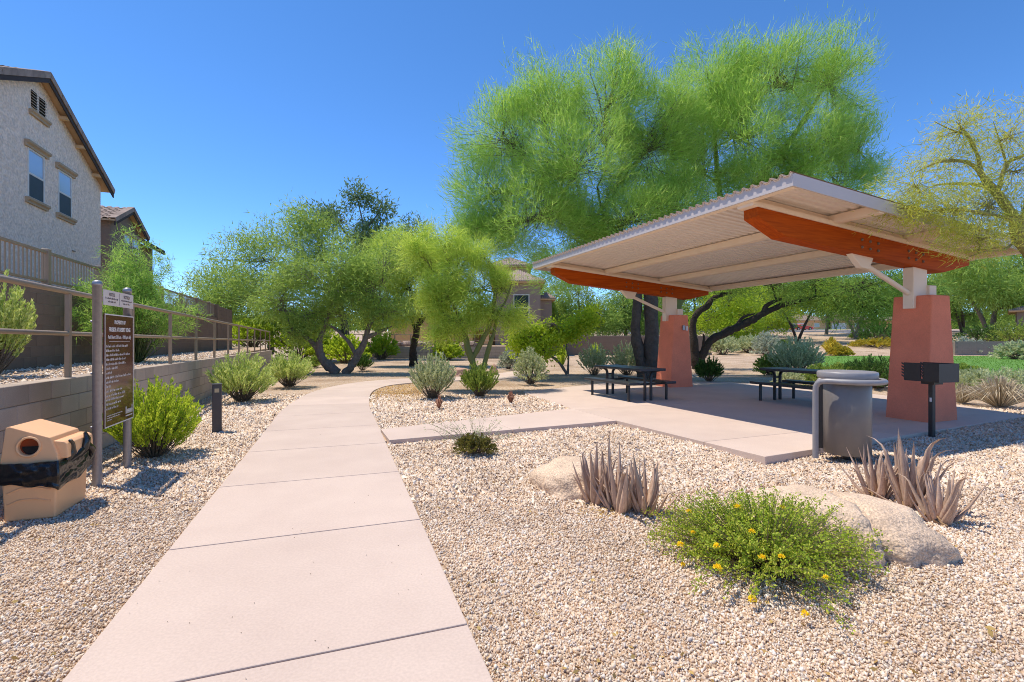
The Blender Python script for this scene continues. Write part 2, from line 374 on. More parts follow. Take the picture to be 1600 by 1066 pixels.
def paved(name, poly, axis_cuts, z0=-.12, z1=0):
    root = bpy.data.objects.new(name, None); COL.objects.link(root); tag(root, kind='structure')
    pieces = [poly]
    for (a, b, cs) in axis_cuts:
        for c in cs:
            nw = []
            for P in pieces:
                A = clip(P, a, b, c + .004); B = clip(P, -a, -b, -c + .004)
                nw += [q for q in (A, B) if len(q) > 2]
            pieces = nw
    for P in pieces: MB().prism(P, z0, z1).build('panel', M['concrete'], root, bevel=.006, seg=2)
    return root
connv = Vector((.907, .42, 0))
paved('side_path', [(-2.04, 7.60), (-1.70, 6.775), (1.795, 8.39), (1.20, 9.88)], [(.907, .42, [.907 * -1.72 + .42 * 6.77 + 1.9])])
UX, UY = .927, .374
paved('patio', PATIO, [(-UY, UX, [-UY * 7.229 + UX * 8.633 + k for k in (-.1, 3.2)]), (UX, UY, [UX * 7.229 + UY * 8.633 + k for k in (-2.05,)])])

# ---------------------------------------------------------------- gravel: real stones, near and middle distance
def gravel_mesh():
    oct_v = np.array([(1,0,0),(0,1,0),(-1,0,0),(0,-1,0),(0,0,1),(0,0,-1)], float)
    oct_f = np.array([(0,1,4),(1,2,4),(2,3,4),(3,0,4),(1,0,5),(2,1,5),(3,2,5),(0,3,5)])
    ph = (1 + 5 ** .5) / 2
    ico_v = np.array([(-1,ph,0),(1,ph,0),(-1,-ph,0),(1,-ph,0),(0,-1,ph),(0,1,ph),(0,-1,-ph),(0,1,-ph),(ph,0,-1),(ph,0,1),(-ph,0,-1),(-ph,0,1)], float) / math.hypot(1, ph)
    ico_f = np.array([(0,11,5),(0,5,1),(0,1,7),(0,7,10),(0,10,11),(1,5,9),(5,11,4),(11,10,2),(10,7,6),(7,1,8),(3,9,4),(3,4,2),(3,2,6),(3,6,8),(3,8,9),(4,9,5),(2,4,11),(6,2,10),(8,6,7),(9,8,1)])
    cap_v = np.array([(1,.1,-.3),(0,1,-.3),(-1,-.1,-.3),(0,-1,-.3),(.15,.1,1.1)], float); cap_f = oct_f[:4]
    VV, TT, base = [], [], 0
    rg = np.random.default_rng(3)
    for (y0, y1, r, hi) in [(1.15, 2.7, .0077, 1), (2.7, 4.2, .0090, 1), (4.2, 6.3, .0125, 0), (6.3, 9.0, .0150, 0), (9.0, 12.0, .0200, 0)]:
        s = r * 1.62
        gx = np.arange(-1.16 * y1 - .9, 1.16 * y1 + .9, s); gy = np.arange(y0 - .35, y1 + .65, s)
        X, Y = np.meshgrid(gx, gy); X = X.ravel() + rg.uniform(-.6, .6, X.size) * s; Y = Y.ravel() + rg.uniform(-.6, .6, Y.size) * s
        e0 = rg.uniform(-.35, .6, X.size) * min(1, y0 / 2.7); k = (np.abs(X) < 1.14 * Y + .75) & (Y > y0 + e0) & (Y < y1 + rg.uniform(-.35, .6, X.size)) & (wall_s(X, Y) > .01) & ~inside(PATH_POLY, X, Y) & ~inside(PATIO, X, Y) & ~inside(CONN, X, Y)
        k &= ~((Y > 10) & (X > 5))
        X, Y = X[k], Y[k]; n = len(X)
        bv, bf = ((cap_v, cap_f), (oct_v, oct_f), (ico_v, ico_f))[hi]
        m = len(bv)
        P = bv[None] * (1 + rg.uniform(-.30, .30, (n, m, 1)))
        P = P * (rg.uniform(.65, 1.35, (n, 1, 3)) * np.array([1, 1, .72]))
        A = rg.normal(size=(n, 3, 3)); Q, _ = np.linalg.qr(A); Q[:, :, 2] = Q[:, :, 2] * .6 + np.array([0, 0, .8]) * np.sign(Q[:, 2:3, 2])
        P = np.einsum('nij,nmj->nmi', Q, P)
        sz = r * np.clip(rg.lognormal(0, .30, n), .5, 1.9)
        P *= sz[:, None, None]
        Z = hz(X, Y) + rg.uniform(-.1, .9, n) * r
        P += np.stack([X, Y, Z], 1)[:, None]
        VV.append(P.reshape(-1, 3)); TT.append((bf[None] + (base + np.arange(n) * m)[:, None, None]).reshape(-1, 3)); base += n * m
    o = np_mesh('gravel', np.concatenate(VV), np.concatenate(TT), M['gravel']); tag(o, 'pale crushed gravel covering the beds between the paths', kind='stuff')
gravel_mesh()

# ---------------------------------------------------------------- low retaining wall on the left with its railing
WL = Vector((-4.51, 4.3, 0)); PITCH = -.0074
wall = thing('retaining_wall', 'low brown block retaining wall along the left of the footpath', 'wall', WL, rot=(PITCH, 0, ROT))
W0, W1, BL, BH = -3.6, 23.5, .406, .195
MB().box(-.190, -.006, W0, W1, -.35, .968).build('mortar', M['mortar'], wall)
bmesh_block = None
far = MB()
for c in range(-1, 5):
    y = W0 + (BL / 2 if c % 2 else 0) - BL
    while y < W1 - .01:
        a0, a1 = max(y, W0), min(y + BL, W1); y += BL
        if a1 - a0 < .05: continue
        dx = random.uniform(-.0025, .0025)
        if a0 < 7.6 and c >= 0 and abs(a1 - a0 - BL) < .01:
            if bmesh_block is None:
                bmesh_block = MB().box(-.196, 0, .004, BL - .004, .004, BH - .004).build('block', M['block'], wall, bevel=.005)
                o = bmesh_block
            else: o = inst('block', bmesh_block, wall)
            o.location = (dx, a0, c * BH)
        else: far.box(-.196, dx, a0 + .004, a1 - .004, c * BH + .004, c * BH + BH - .004)
tag(far.build('block_course', M['block'], wall), kind='stuff')

rail = thing('railing', 'bronze pipe railing standing on the low retaining wall', 'railing', WL, rot=(PITCH, 0, ROT))
k = 0; src = None
for yy in [1.43 + 1.98 * k for k in range(-3, 12)]:
    if src is None: src = MB().box(-.11, -.06, -.03, .03, .97, 1.93).build('post', M['bronze'], rail, bevel=.006); src.location = (0, yy, 0)
    else: inst('post', src, rail, (0, yy, 0))
MB().tube([(-.085, -4.6, 1.955), (-.085, 23.3, 1.955)], .03, 10).build('top_rail', M['bronze'], rail)
MB().tube([(-.085, -4.6, 1.475), (-.085, 23.3, 1.475)], .026, 10).build('middle_rail', M['bronze'], rail)

# terrace behind it and the tall dark wall with the picket fence
terr = MB()
def wl(n_, s): p = WL + NV * n_ + DV * s; return (p.x, p.y)
TERR = [wl(-.19, -14), wl(-.19, 23.5), wl(-.5, 26), (-22, 34), (-70, 50), (-80, -20)]
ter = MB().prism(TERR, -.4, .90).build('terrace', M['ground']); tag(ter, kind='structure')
def terrace_stones():
    rg = np.random.default_rng(5); n = 5200
    s = rg.uniform(-2, 17, n) ; d = -rg.uniform(.2, 2.2, n)
    X = WL.x + NV.x * d + DV.x * s; Y = WL.y + NV.y * d + DV.y * s
    bv = np.array([(1,0,0),(0,1,0),(-1,0,0),(0,-1,0),(0,0,.7),(0,0,-.7)], float)
    bf = np.array([(0,1,4),(1,2,4),(2,3,4),(3,0,4),(1,0,5),(2,1,5),(3,2,5),(0,3,5)])
    P = bv[None] * rg.uniform(.6, 1.4, (n, 6, 1)) * (rg.lognormal(0, .3, n) * .022)[:, None, None]
    P += np.stack([X, Y, np.full(n, .905)], 1)[:, None]
    o = np_mesh('gravel', P.reshape(-1, 3), (bf[None] + (np.arange(n) * 6)[:, None, None]).reshape(-1, 3), M['gravel'])
    tag(o, 'pale gravel on the planted strip above the retaining wall', kind='stuff')
terrace_stones()
BW = Vector((-8.2, 8.25, .90))
bwall = thing('boundary_wall', 'tall dark brown block wall behind the terrace planting', 'wall', BW, rotz=ROT)
bw0, bw1, HL = -7.0, 15.8, 1.50
MB().box(-.195, -.006, bw0, bw1, -.3, HL - .01).build('mortar', M['mortar'], bwall)
far = MB(); bsrc = None
for c in range(-1, 8):
    y = bw0 + (BL / 2 if c % 2 else 0) - BL; hh = 1.5 / 8
    while y < bw1 - .01:
        a0, a1 = max(y, bw0), min(y + BL, bw1); y += BL
        if a1 - a0 < .05: continue
        if -3.2 < a0 < 3.2 and c >= 0 and abs(a1 - a0 - BL) < .01:
            if bsrc is None: bsrc = MB().box(-.2, 0, .004, BL - .004, .004, hh - .004).build('block', M['darkblock'], bwall, bevel=.004); o = bsrc
            else: o = inst('block', bsrc, bwall)
            o.location = (random.uniform(-.003, .003), a0, c * hh)
        else: far.box(-.2, random.uniform(-.002, .002), a0 + .004, a1 - .004, c * hh + .004, c * hh + hh - .004)
# the solid tall length at the far end
for c in range(-1, 11):
    hh = 1.5 / 8; y = 15.8
    while y < 19.5: far.box(-.2, random.uniform(-.002, .002), y + .004, min(y + BL, 19.5) - .004, c * hh + .004, c * hh + hh - .004); y += BL
far.box(-.19, -.012, 15.8, 19.48, -.3, 2.05)
tag(far.build('block_course', M['darkblock'], bwall), kind='stuff')
MB().box(-.23, .03, 15.5, 15.78, -.2, 2.12).build('pillar', M['darkblock'], bwall)
fence = thing('picket_fence', 'brown metal picket fence on top of the tall dark wall', 'fence', BW + Vector((0, 0, HL)), rotz=ROT)
MB().box(-.12, -.07, bw0, 15.4, .045, .085).build('bottom_rail', M['bronze'], fence)
MB().box(-.12, -.07, bw0, 15.4, .575, .62).build('top_rail', M['bronze'], fence)
psrc = posrc = None; y = -6.9; k = 0; fp = MB()
while y < 15.4:
    if k % 18 == 8:
        if posrc is None: posrc = MB().box(-.15, -.04, -.055, .055, 0, .66).build('post', M['bronze'], fence, bevel=.005); posrc.location = (0, y, 0)
        else: inst('post', posrc, fence, (0, y, 0))
    elif y < 5:
        if psrc is None: psrc = MB().box(-.104, -.086, -.009, .009, .085, .575).build('picket', M['bronze'], fence); psrc.location = (0, y, 0)
        else: inst('picket', psrc, fence, (0, y, 0))
    else: fp.box(-.104, -.086, y - .009, y + .009, .085, .575)
    y += .125; k += 1
tag(fp.build('far_pickets', M['bronze'], fence), kind='stuff')

# ---------------------------------------------------------------- houses on the left
def window(parent, s0, s1, z0, z1, x=0.0, head=True, lower=True, blindtop=True):
    w = MB(); t = .055
    w.box(x - .05, x + .025, s0, s0 + t, z0, z1); w.box(x - .05, x + .025, s1 - t, s1, z0, z1)
    w.box(x - .05, x + .0245, s0 + t, s1 - t, z0, z0 + t); w.box(x - .05, x + .0245, s0 + t, s1 - t, z1 - t, z1)
    mid = (z0 + z1) / 2; w.box(x - .05, x + .022, s0 + t, s1 - t, mid - .03, mid + .03)
    fr = w.build('window', M['window_frame'], parent)
    MB().box(x - .045, x + .004, s0 + t, s1 - t, mid + .03, z1 - t).build('upper_pane', M['blind'], fr)
    MB().box(x - .045, x + .012, s0 + t, s1 - t, z0 + t, mid - .03).build('lower_pane', M['screen'], fr)
    if head:
        hp = [(x + .002, z1 + .0), (x + .06, z1 + .0), (x + .06, z1 + .07), (x + .13, z1 + .12), (x + .13, z1 + .19), (x + .002, z1 + .19)]
        MB().extr(hp, 'y', s0 - .17, s1 + .2).build('head_trim', M['trim'], fr)
        sp = [(x + .002, z0 - .17), (x + .06, z0 - .17), (x + .06, z0 - .11), (x + .12, z0 - .07), (x + .12, z0 - .0), (x + .002, z0 - .0)]
        MB().extr(sp, 'y', s0 - .13, s1 + .17).build('sill', M['trim'], fr)
    return fr
def gable_roof(parent, half, zpk, slope, xf, xb, oh, tile_mat, over=.43, pieces=True, y0=0.0, rows=False):
    """roof of a gable end that faces +x; ridge along x at y0, from xf (front) back to xb"""
    th = .10
    for sgn in (-1, 1):
        e = half + over
        z = lambda d: zpk - slope * d
        P = [(xb, y0, z(0) - th - .03), (xf - .0, y0, z(0) - th - .03), (xf, y0 + sgn * e, z(e) - th - .03), (xb, y0 + sgn * e, z(e) - th - .03)]
        Q = [(p[0], p[1], p[2] + .07) for p in P]
        (MB().hexa(P + Q) if sgn > 0 else MB().hexa([P[1], P[0], P[3], P[2]] + [Q[1], Q[0], Q[3], Q[2]])).build('roof', M['soffit'], parent)
        # courses of tiles, each lapping the next
        n = int(e / .34) ; cs = MB()
        rk = None
        for i in range(n):
            d0 = e - (i + 1) * e / n; d1 = e - i * e / n + .03
            if pieces:
                # rake tile that folds down over the gable edge
                L = math.hypot(d1 - d0, slope * (d1 - d0))
                if rk is None:
                    b = MB(); b.box(-.24, .035, 0, L, .0, .045); b.box(.005, .035, 0, L, -.15, .0)
                    rk = b.build('tile', tile_mat, parent, bevel=.006)
                    o = rk
                else: o = inst('tile', rk, parent)
                ang = math.atan(slope)
                o.location = (xf, y0 + sgn * d0, z(d0) - .035 + .022 * (1))
                if sgn > 0: o.rotation_euler = (-ang, 0, 0)
                else: o.rotation_euler = (ang, 0, 0); o.scale = (1, -1, 1)
            # field tiles
            w = .30; m = int((xf - .25 - xb) / w)
            for j in range(m):
                xa = xf - .25 - j * w
                V = []
                for xx, zz in ((0, 0), (.05, .045), (.12, .06), (.19, .045), (.24, 0), (.30, .0)):
                    V.append((xa - xx, zz))
                for (x1, z1), (x2, z2) in zip(V[:-1], V[1:]):
                    cs.add([(x1, y0 + sgn * d0, z(d0) - .06 + z1), (x2, y0 + sgn * d0, z(d0) - .06 + z2), (x2, y0 + sgn * d1, z(d1) - .035 + z2), (x1, y0 + sgn * d1, z(d1) - .035 + z1)], [(0, 1, 2, 3)])
        tag(cs.build('roof_tiles', tile_mat, parent), kind='stuff')
        # barge board
        B = [(xf - .04, y0, z(0) - .33), (xf, y0, z(0) - .33), (xf, y0 + sgn * e, z(e) - .33), (xf - .04, y0 + sgn * e, z(e) - .33)]
        T = [(p[0], p[1], p[2] + .20) for p in B]
        (MB().hexa(B + T) if sgn > 0 else MB().hexa([B[1], B[0], B[3], B[2]] + [T[1], T[0], T[3], T[2]])).build('barge_board', M['fasciawood'], parent)
h1 = thing('house', 'grey stucco two storey house with gable and two tall windows on the left', 'house', (-16.68, 19.8, 0), rotz=ROT)
PK, ZP, SL = -4.63, 9.9, .455
def gable_wall(parent, half, zpk, slope, y0, z0, depth, mt):
    zt = lambda d: zpk - .19 - slope * d
    poly = [(y0 - half, z0), (y0 + half, z0), (y0 + half, zt(half)), (y0, zt(0)), (y0 - half, zt(half))]
    return MB().extr(poly, 'x', -depth, 0).build('wall', mt, parent)
gable_wall(h1, 4.63, ZP, SL, PK, .6, 12, M['stucco'])
gable_roof(h1, 4.63, ZP, SL, .30, -12.3, .3, M['rooftile'], y0=PK)
window(h1, -5.22, -4.28, 5.74, 7.28); window(h1, -3.40, -2.46, 5.70, 7.20)
for (a, b, zb, ztop) in ((-5.02, -4.70, 8.62, 9.14), (-4.55, -4.20, 8.55, 9.12)):
    v = MB().box(-.02, .006, a, b, zb, ztop).build('vent', M['hollow'], h1)
    sl = None; n = 6
    for i in range(n):
        z = zb + (i + .25) * (ztop - zb) / n
        sl_ = MB().hexa([(.004, a, z), (.05, a, z - .03), (.05, b, z - .03), (.004, b, z), (.004, a, z + .025), (.05, a, z - .008), (.05, b, z - .008), (.004, b, z + .025)])
        sl_.build('slat', M['louvre'], v)
MB().extr([(.002, 8.34), (.07, 8.34), (.07, 8.40), (.12, 8.44), (.12, 8.50), (.002, 8.50)], 'y', -5.14, -4.06).build('vent_sill', M['trim'], h1)
for d in (1.35, 2.55, 3.9):
    z = ZP - SL * d - .36; y = PK + d
    MB().box(.0, .26, y - .07, y + .07, z - .0, z + .11).build('outlooker', M['soffit'], h1)
MB().lathe([(.055, 9.2), (.055, 10.30)], 10, (-1.2, -5.55)).build('vent_pipe', M['louvre'], h1)
MB().box(.0, .05, -2.42, -2.22, 4.56, 4.60).build('wall_outlet', M['louvre'], h1)

h2 = thing('house', 'smaller dark brown house with low gable behind the grey house', 'house', (-19.15, 24.25, 0), rotz=ROT)
gable_wall(h2, 2.0, 7.95, .45, 0, .6, 9, M['darkhouse'])
gable_roof(h2, 2.0, 7.95, .45, .30, -9, .3, M['rooftile'], over=.30)
MB().box(-9, -.4, 2.01, 5.4, .6, 6.75).build('side_wing', M['darkhouse'], h2)
b = MB(); b.hexa([(.05, 2.2, 6.68), (.05, 5.9, 6.68), (-4.7, 5.9, 8.80), (-4.7, 2.2, 8.80), (.05, 2.2, 6.80), (.05, 5.9, 6.80), (-4.7, 5.9, 8.92), (-4.7, 2.2, 8.92)]); b.build('wing_roof', M['rooftile'], h2)
MB().box(.03, .09, 2.32, 5.9, 6.52, 6.78).build('eave_board', M['fasciawood'], h2)
window(h2, -.35, .45, 5.75, 6.58, head=False); window(h2, .75, 1.65, 5.75, 6.55, head=False)
MB().box(.002, .1, -.55, 1.85, 6.60, 6.75).build('head_trim', M['trim'], h2)
MB().lathe([(.05, 7.3), (.05, 8.35)], 8, (-2.5, -.5)).build('vent_pipe', M['louvre'], h2)

# ---------------------------------------------------------------- picnic shelter
SH = (7.229, 8.633, 0); SROT = math.atan2(.374, .927)
sh = thing('picnic_shelter', 'open picnic shelter with sloping metal roof on two red stucco piers', 'shelter', SH, rotz=SROT)
bt = lambda a: 3.30 - .0848 * (a + 4.045)          # top of the timber beams
def sheared(mb): return mb.fn(lambda x, y, z: (x, y, z + bt(x)))
VP = 6.4; A0, A1, V0, V1 = -4.23, 1.40, -.835, VP + .835
for i, v in enumerate((0, VP)):
    zt = 2.155 - (.05 if i else 0)
    MB().hexa([(-.42, v - .34, -.1), (.42, v - .34, -.1), (.42, v + .34, -.1), (-.42, v + .34, -.1), (-.25, v - .30, zt), (.26, v - .30, zt), (.26, v + .30, zt), (-.25, v + .30, zt)]).build('pier', M['terra'], sh, bevel=.02, seg=2)
    c = MB()
    pl = [(-.34, 1.93), (-.20, 1.93), (-.20, 2.10), (.06, 2.10), (.06, bt(.06) - .30), (-.34, bt(-.34) - .30)]
    c.extr(pl, 'y', v - .065, v + .065); c.box(-.365, -.341, v - .085, v + .085, 1.93, bt(-.35) - .345)
    c.build('column', M['beige'], sh, bevel=.006)
    MB().box(.045, .25, v - .11, v + .11, zt + .001, zt + .19).build('base_shoe', M['beige'], sh, bevel=.01)
    g = [(-1.92, bt(-1.92) - .32), (-1.36, bt(-1.36) - .32), (-1.47, bt(-1.47) - .53), (-1.66, bt(-1.66) - .53)]
    MB().extr(g, 'y', v - .05, v + .05).build('gusset', M['beige'], sh, bevel=.005)
    MB().tube([(-1.58, v, bt(-1.58) - .44), (-.36, v, 2.20)], .043, 12).build('strut', M['beige'], sh)
    # solid glued beam with cut ends
    prof = [(-4.045, 0), (1.213, 0), (1.213, -.10), (.43, -.335), (-3.483, -.335), (-4.045, -.14)]
    bm_ = sheared(MB().extr(prof, 'y', v - .125, v + .125)).build('beam', M['redwood'], sh, bevel=.006)
    for w0, w1 in ((-.125, -.066), (.066, .125)):
        face = v + w0 if w0 < 0 else v + w1
        for ga, cols in ((-1.78, 3), (-.58, 3)):
            for k in range(cols):
                for zz in (-.11, -.23):
                    aa = ga + k * .20
                    sg = -1 if w0 < 0 else 1
                    q = MB().lathe([(.024, 0), (.024, .012), (.014, .022)], 8)
                    q.fn(lambda x, y, z, aa=aa, zz=zz, face=face, sg=sg: (aa + x, face + sg * z, bt(aa) + zz + y)).build('bolt', M['boltbrown'], bm_)
    sheared(MB().box(-4.15, 1.34, v - .14, v + .14, .0, .07)).build('beam_cap', M['beige'], sh)
    sheared(MB().box(-4.15, 1.34, v - .06, v + .06, .07, .162)).build('web', M['beige'], sh)
for a in (-2.42, -.56):
    sheared(MB().box(a - .05, a + .05, V0 + .03, V1 - .03, .036, .160)).build('purlin', M['beige'], sh)
sheared(MB().box(A0 + .012, A0 + .10, V0 + .03, V1 - .03, .05, .160)).build('purlin', M['beige'], sh)
sheared(MB().box(A1 - .12, A1 - .012, V0 + .03, V1 - .03, .03, .160)).build('purlin', M['beige'], sh)
# corrugated deck, ribs running down the slope
n = int((V1 - V0) / .15) * 8; W = []
for i in range(n + 1):
    v = V0 + (V1 - V0) * i / n; ph = (i % 8) / 8
    W.append((v, .040 if ph in (0, .125, .875) else 0))
dk = []; fc = []
for (v, hgt) in W:
    for (x, up) in ((A0 - .03, .0), (A0 - .03, -.003), (A1 + .02, -.003), (A1 + .02, 0)):
        dk.append((x, v, bt(x) + .185 + hgt + up))
for i in range(len(W) - 1):
    for k in range(4):
        fc.append((i * 4 + k, i * 4 + (k + 1) % 4, i * 4 + 4 + (k + 1) % 4, i * 4 + 4 + k))
MB().add(dk, fc).build('roof_deck', M['deck'], sh)
MB().add([(x + (-.012 if i % 4 in (0, 1) else .004), y, z + (.014 if i % 4 in (0, 3) else .006)) for i, (x, y, z) in enumerate(dk)], fc).build('roof_sheet', M['rooftop'], sh)
for (x0, x1, y0, y1) in ((A0 - .012, A0 + .012, V0, V1), (A1 - .012, A1 + .012, V0, V1), (A0 + .012, A1 - .012, V0, V0 + .024), (A0 + .012, A1 - .012, V1 - .024, V1)):
    sheared(MB().box(x0, x1, y0, y1, .055, .208 if x1 - x0 < .1 else .222)).build('fascia', M['fascia'], sh)
# socket box on the far pier
ob = MB().box(.02, .10, VP - .36, VP - .318, 1.66, 1.80).build('socket_box', M['galv'], sh, bevel=.004); MB().box(.14, .20, VP - .36, VP - .318, 1.65, 1.79).build('socket_box', M['signwhite'], sh, bevel=.004)
# ================================================================ FURNITURE
def arc_pts(c, r, a0, a1, n, f):
    return [f(c[0] + r * math.cos(a0 + (a1 - a0) * i / n), c[1] + r * math.sin(a0 + (a1 - a0) * i / n)) for i in range(n + 1)]
def picnic_table(name, label, loc, rz, group):
    t = thing(name, label, 'picnic table', loc, rz, group)
    def slab(x0, x1, y, z, nm):
        MB().box(x0, x1, -y, y, z - .058, z).build(nm, M['thermo'], t, bevel=.016, seg=3)
    slab(-.36, .36, .93, .735, 'table_top'); slab(-.66, -.37, .93, .435, 'bench'); slab(.37, .66, .93, .435, 'bench')
    for y in (-.74, .74):
        for x in (-.085, .085):
            s = 1 if x > 0 else -1
            MB().tube([(x, y, 0), (x, y, .56), (x + s * .03, y, .63), (x + s * .10, y, .675), (x + s * .24, y, .688)], .035, 10).build('leg', M['black'], t)
        for s in (-1, 1):
            MB().tube([(s * .53, y, 0), (s * .53, y, .32), (s * .525, y, .37), (s * .50, y, .388), (s * .42, y, .388)], .032, 10).build('bench_leg', M['black'], t)
        MB().tube([(-.42, y, .375), (.42, y, .375)], .022, 8).build('crossbar', M['black'], t)
        MB().tube([(-.085, y, .52), (.085, y, .52)], .02, 8).build('brace', M['black'], t)
    return t
picnic_table('picnic_table', 'black picnic table with benches beside the far red pier', (2.80, 11.80, 0), math.atan2(.40, .92), 'picnic tables under the shelter')
picnic_table('picnic_table', 'black picnic table partly hidden by the grey litter bin', (6.42, 10.62, 0), SROT, 'picnic tables under the shelter')

# grey litter bin with looping tube frame
lb = thing('litter_bin', 'grey round litter bin with bent tube frame at the patio edge', 'litter bin', (4.02, 5.86, -.02), R(-34.5))
MB().lathe([(.232, .055), (.245, .06), (.245, .90), (.235, .91)], 40).build('body', M['can'], lb)
MB().lathe([(.20, .91), (.20, .965)], 24).build('neck', M['black'], lb)
MB().lathe([(.02, .945), (.285, .945), (.305, .955), (.31, .975), (.31, 1.015), (.303, 1.03), (.285, 1.037), (.0, 1.042)], 48, cap=False).build('lid', M['canframe'], lb)
fz = .925; rr = .385
pts = [(-.31, -.24, 0), (-.31, -.24, .80)] + [(-.31 + .10 * math.sin(w), -.24 - .0 * w, .80 + .125 * (1 - math.cos(w)) ) for w in (R(25), R(50), R(70))]
loop = [(-.31, -.235, 0), (-.31, -.235, .80), (-.305, -.238, .855), (-.285, -.245, .895), (-.25, -.26, .918), (-.19, -.285, .926)]
for k in range(1, 17):
    w = R(236 + (360 + 124 - 236) * k / 17); loop.append((.045 + .318 * math.cos(w), .318 * math.sin(w), fz))
loop += [(-.19, .285, .926), (-.25, .26, .918), (-.285, .245, .895), (-.305, .238, .855), (-.31, .235, .80), (-.31, .235, 0)]
MB().tube(loop, .033, 14).build('tube_frame', M['canframe'], lb)
MB().box(-.31, -.235, -.012, .012, .08, .86).build('bracket', M['black'], lb)
MB().lathe([(.05, -.02), (.05, .06)], 12).build('base', M['black'], lb)

# barbecue grill
gr = thing('barbecue_grill', 'black open park barbecue grill on a post beside the near red pier', 'grill', (6.246, 7.265, -.03), R(-75.5))
MB().box(-.032, .032, -.032, .032, -.2, .76).build('post', M['black'], gr, bevel=.006)
MB().box(-.008, .022, -.0335, -.0325, .50, .56).build('sticker', M['signwhite'], gr)
MB().box(-.09, .09, -.09, .09, .76, .80).build('swivel_plate', M['black'], gr)
fb = MB()
zb, zt = .815, 1.075
fb.box(-.26, .22, -.19, .19, zb - .012, zb)
fire = fb.build('firebox_floor', M['black'], gr)
def comb(x, s, mb, y):     # row of teeth on the open edge
    n = 5
    for i in range(n):
        z = zb + .035 + i * (zt - zb - .03) / n
        mb.hexa([(x, y - .006, z), (x + s * .035, y - .006, z + .022), (x + s * .035, y + .006, z + .022), (x, y + .006, z), (x, y - .006, z + .024), (x + s * .035, y - .006, z + .042), (x + s * .035, y + .006, z + .042), (x, y + .006, z + .024)][::1])
for y in (-.19, .19):
    w = MB(); w.box(-.26, -.02, y - .006, y + .006, zb, zt); w.box(.03, .22, y - .006, y + .006, zb, zt)
    w.box(-.02, .03, y - .006, y + .006, zb, zb + .03); w.box(-.02, .03, y - .006, y + .006, zt - .025, zt)
    comb(-.26, -1, w, y); comb(.03, -1, w, y)
    w.build('side_plate', M['black'], gr)
MB().box(.22, .232, -.196, .196, zb - .012, zt).build('back_plate', M['black'], gr)
g = MB()
for i in range(9): g.tube([(-.25, -.16 + i * .04, zb + .16), (.2, -.16 + i * .04, zb + .16)], .006, 6)
g.build('grate', M['black'], gr)

# tan pet-waste bin with a black bag
tb = thing('waste_bin', 'tan plastic waste bin with black bag hanging over its middle', 'waste bin', (-3.631, 3.884, -.02), math.atan2(.33, .944))
MB().hexa([(-.32, 0, 0), (-.0, 0, 0), (-.0, .49, 0), (-.32, .49, 0), (-.335, -.005, .40), (.012, -.005, .40), (.012, .5, .40), (-.335, .5, .40)]).build('body', M['tanplastic'], tb, bevel=.012, seg=2)
# moulded ridges on the front and side
rg_ = MB()
for z in (.13, .22):
    rg_.tube([(-.30, -.003, z), (-.22, -.006, z + .035), (-.12, -.006, z + .035), (-.03, -.003, z + .01)], .006, 6)
rg_.build('moulded_rib', M['tanplastic'], tb)
# hood: front wall has a round mouth
hood_out = [(-.345, .435), (.018, .435), (.008, .50), (-.045, .635), (-.305, .735), (-.325, .725)]
hc = (-.175, .572); hr = .066; N = 36
def ray_poly(poly, c, w):
    d = (math.cos(w), math.sin(w)); best = 9
    for i in range(len(poly)):
        p, q = poly[i], poly[(i + 1) % len(poly)]; e = (q[0] - p[0], q[1] - p[1]); den = d[0] * e[1] - d[1] * e[0]
        if abs(den) < 1e-9: continue
        t = ((p[0] - c[0]) * e[1] - (p[1] - c[1]) * e[0]) / den; u = ((p[0] - c[0]) * d[1] - (p[1] - c[1]) * d[0]) / den
        if t > 0 and -1e-6 <= u <= 1 + 1e-6: best = min(best, t)
    return (c[0] + d[0] * best, c[1] + d[1] * best)
angs = sorted([2 * math.pi * k / N for k in range(N)] + [math.atan2(p[1] - hc[1], p[0] - hc[0]) % (2 * math.pi) for p in hood_out])
outer = [ray_poly(hood_out, hc, w) for w in angs]; inner = [(hc[0] + hr * math.cos(w), hc[1] + hr * math.sin(w)) for w in angs]
n = len(angs); lean = lambda z: .0 + (z - .435) * .10
V = [(p[0], lean(p[1]), p[1]) for p in outer] + [(p[0], lean(p[1]), p[1]) for p in inner] + [(p[0], lean(p[1]) + .03, p[1]) for p in inner] + [(p[0] * .98, .485 - (p[1] - .435) * .12, p[1]) for p in outer]
Fc = []
for i in range(n):
    j = (i + 1) % n
    Fc += [(i, j, n + j, n + i), (n + i, n + j, 2 * n + j, 2 * n + i), (j, i, 3 * n + i, 3 * n + j)]
Fc.append(tuple(3 * n + i for i in range(n))[::-1])
hd = MB().add(V, Fc).build('hood', M['tanplastic'], tb)
bmx = bmesh.new(); bmx.from_mesh(hd.data); bmesh.ops.recalc_face_normals(bmx, faces=bmx.faces)
es = [e for e in bmx.edges if len(e.link_faces) == 2 and e.calc_face_angle(0) > .35]
bmesh.ops.bevel(bmx, geom=es, offset=.010, segments=2, affect='EDGES', profile=.5, clamp_overlap=True); bmx.to_mesh(hd.data); bmx.free()
MB().tube([(hc[0] + (hr + .007) * math.cos(w), lean(hc[1] + hr * math.sin(w)) - .002, hc[1] + (hr + .007) * math.sin(w)) for w in [2 * math.pi * k / 28 for k in range(29)]], .009, 8, cap=False).build('mouth_rim', M['tanplastic'], tb)
MB().add([(hc[0] + (hr + .002) * math.cos(2 * math.pi * k / 28), lean(hc[1]) + .028 + .02 * math.sin(2 * math.pi * k / 28) * .1, hc[1] + (hr + .002) * math.sin(2 * math.pi * k / 28)) for k in range(28)], [tuple(range(28))]).build('mouth_liner', M['orange'], tb)
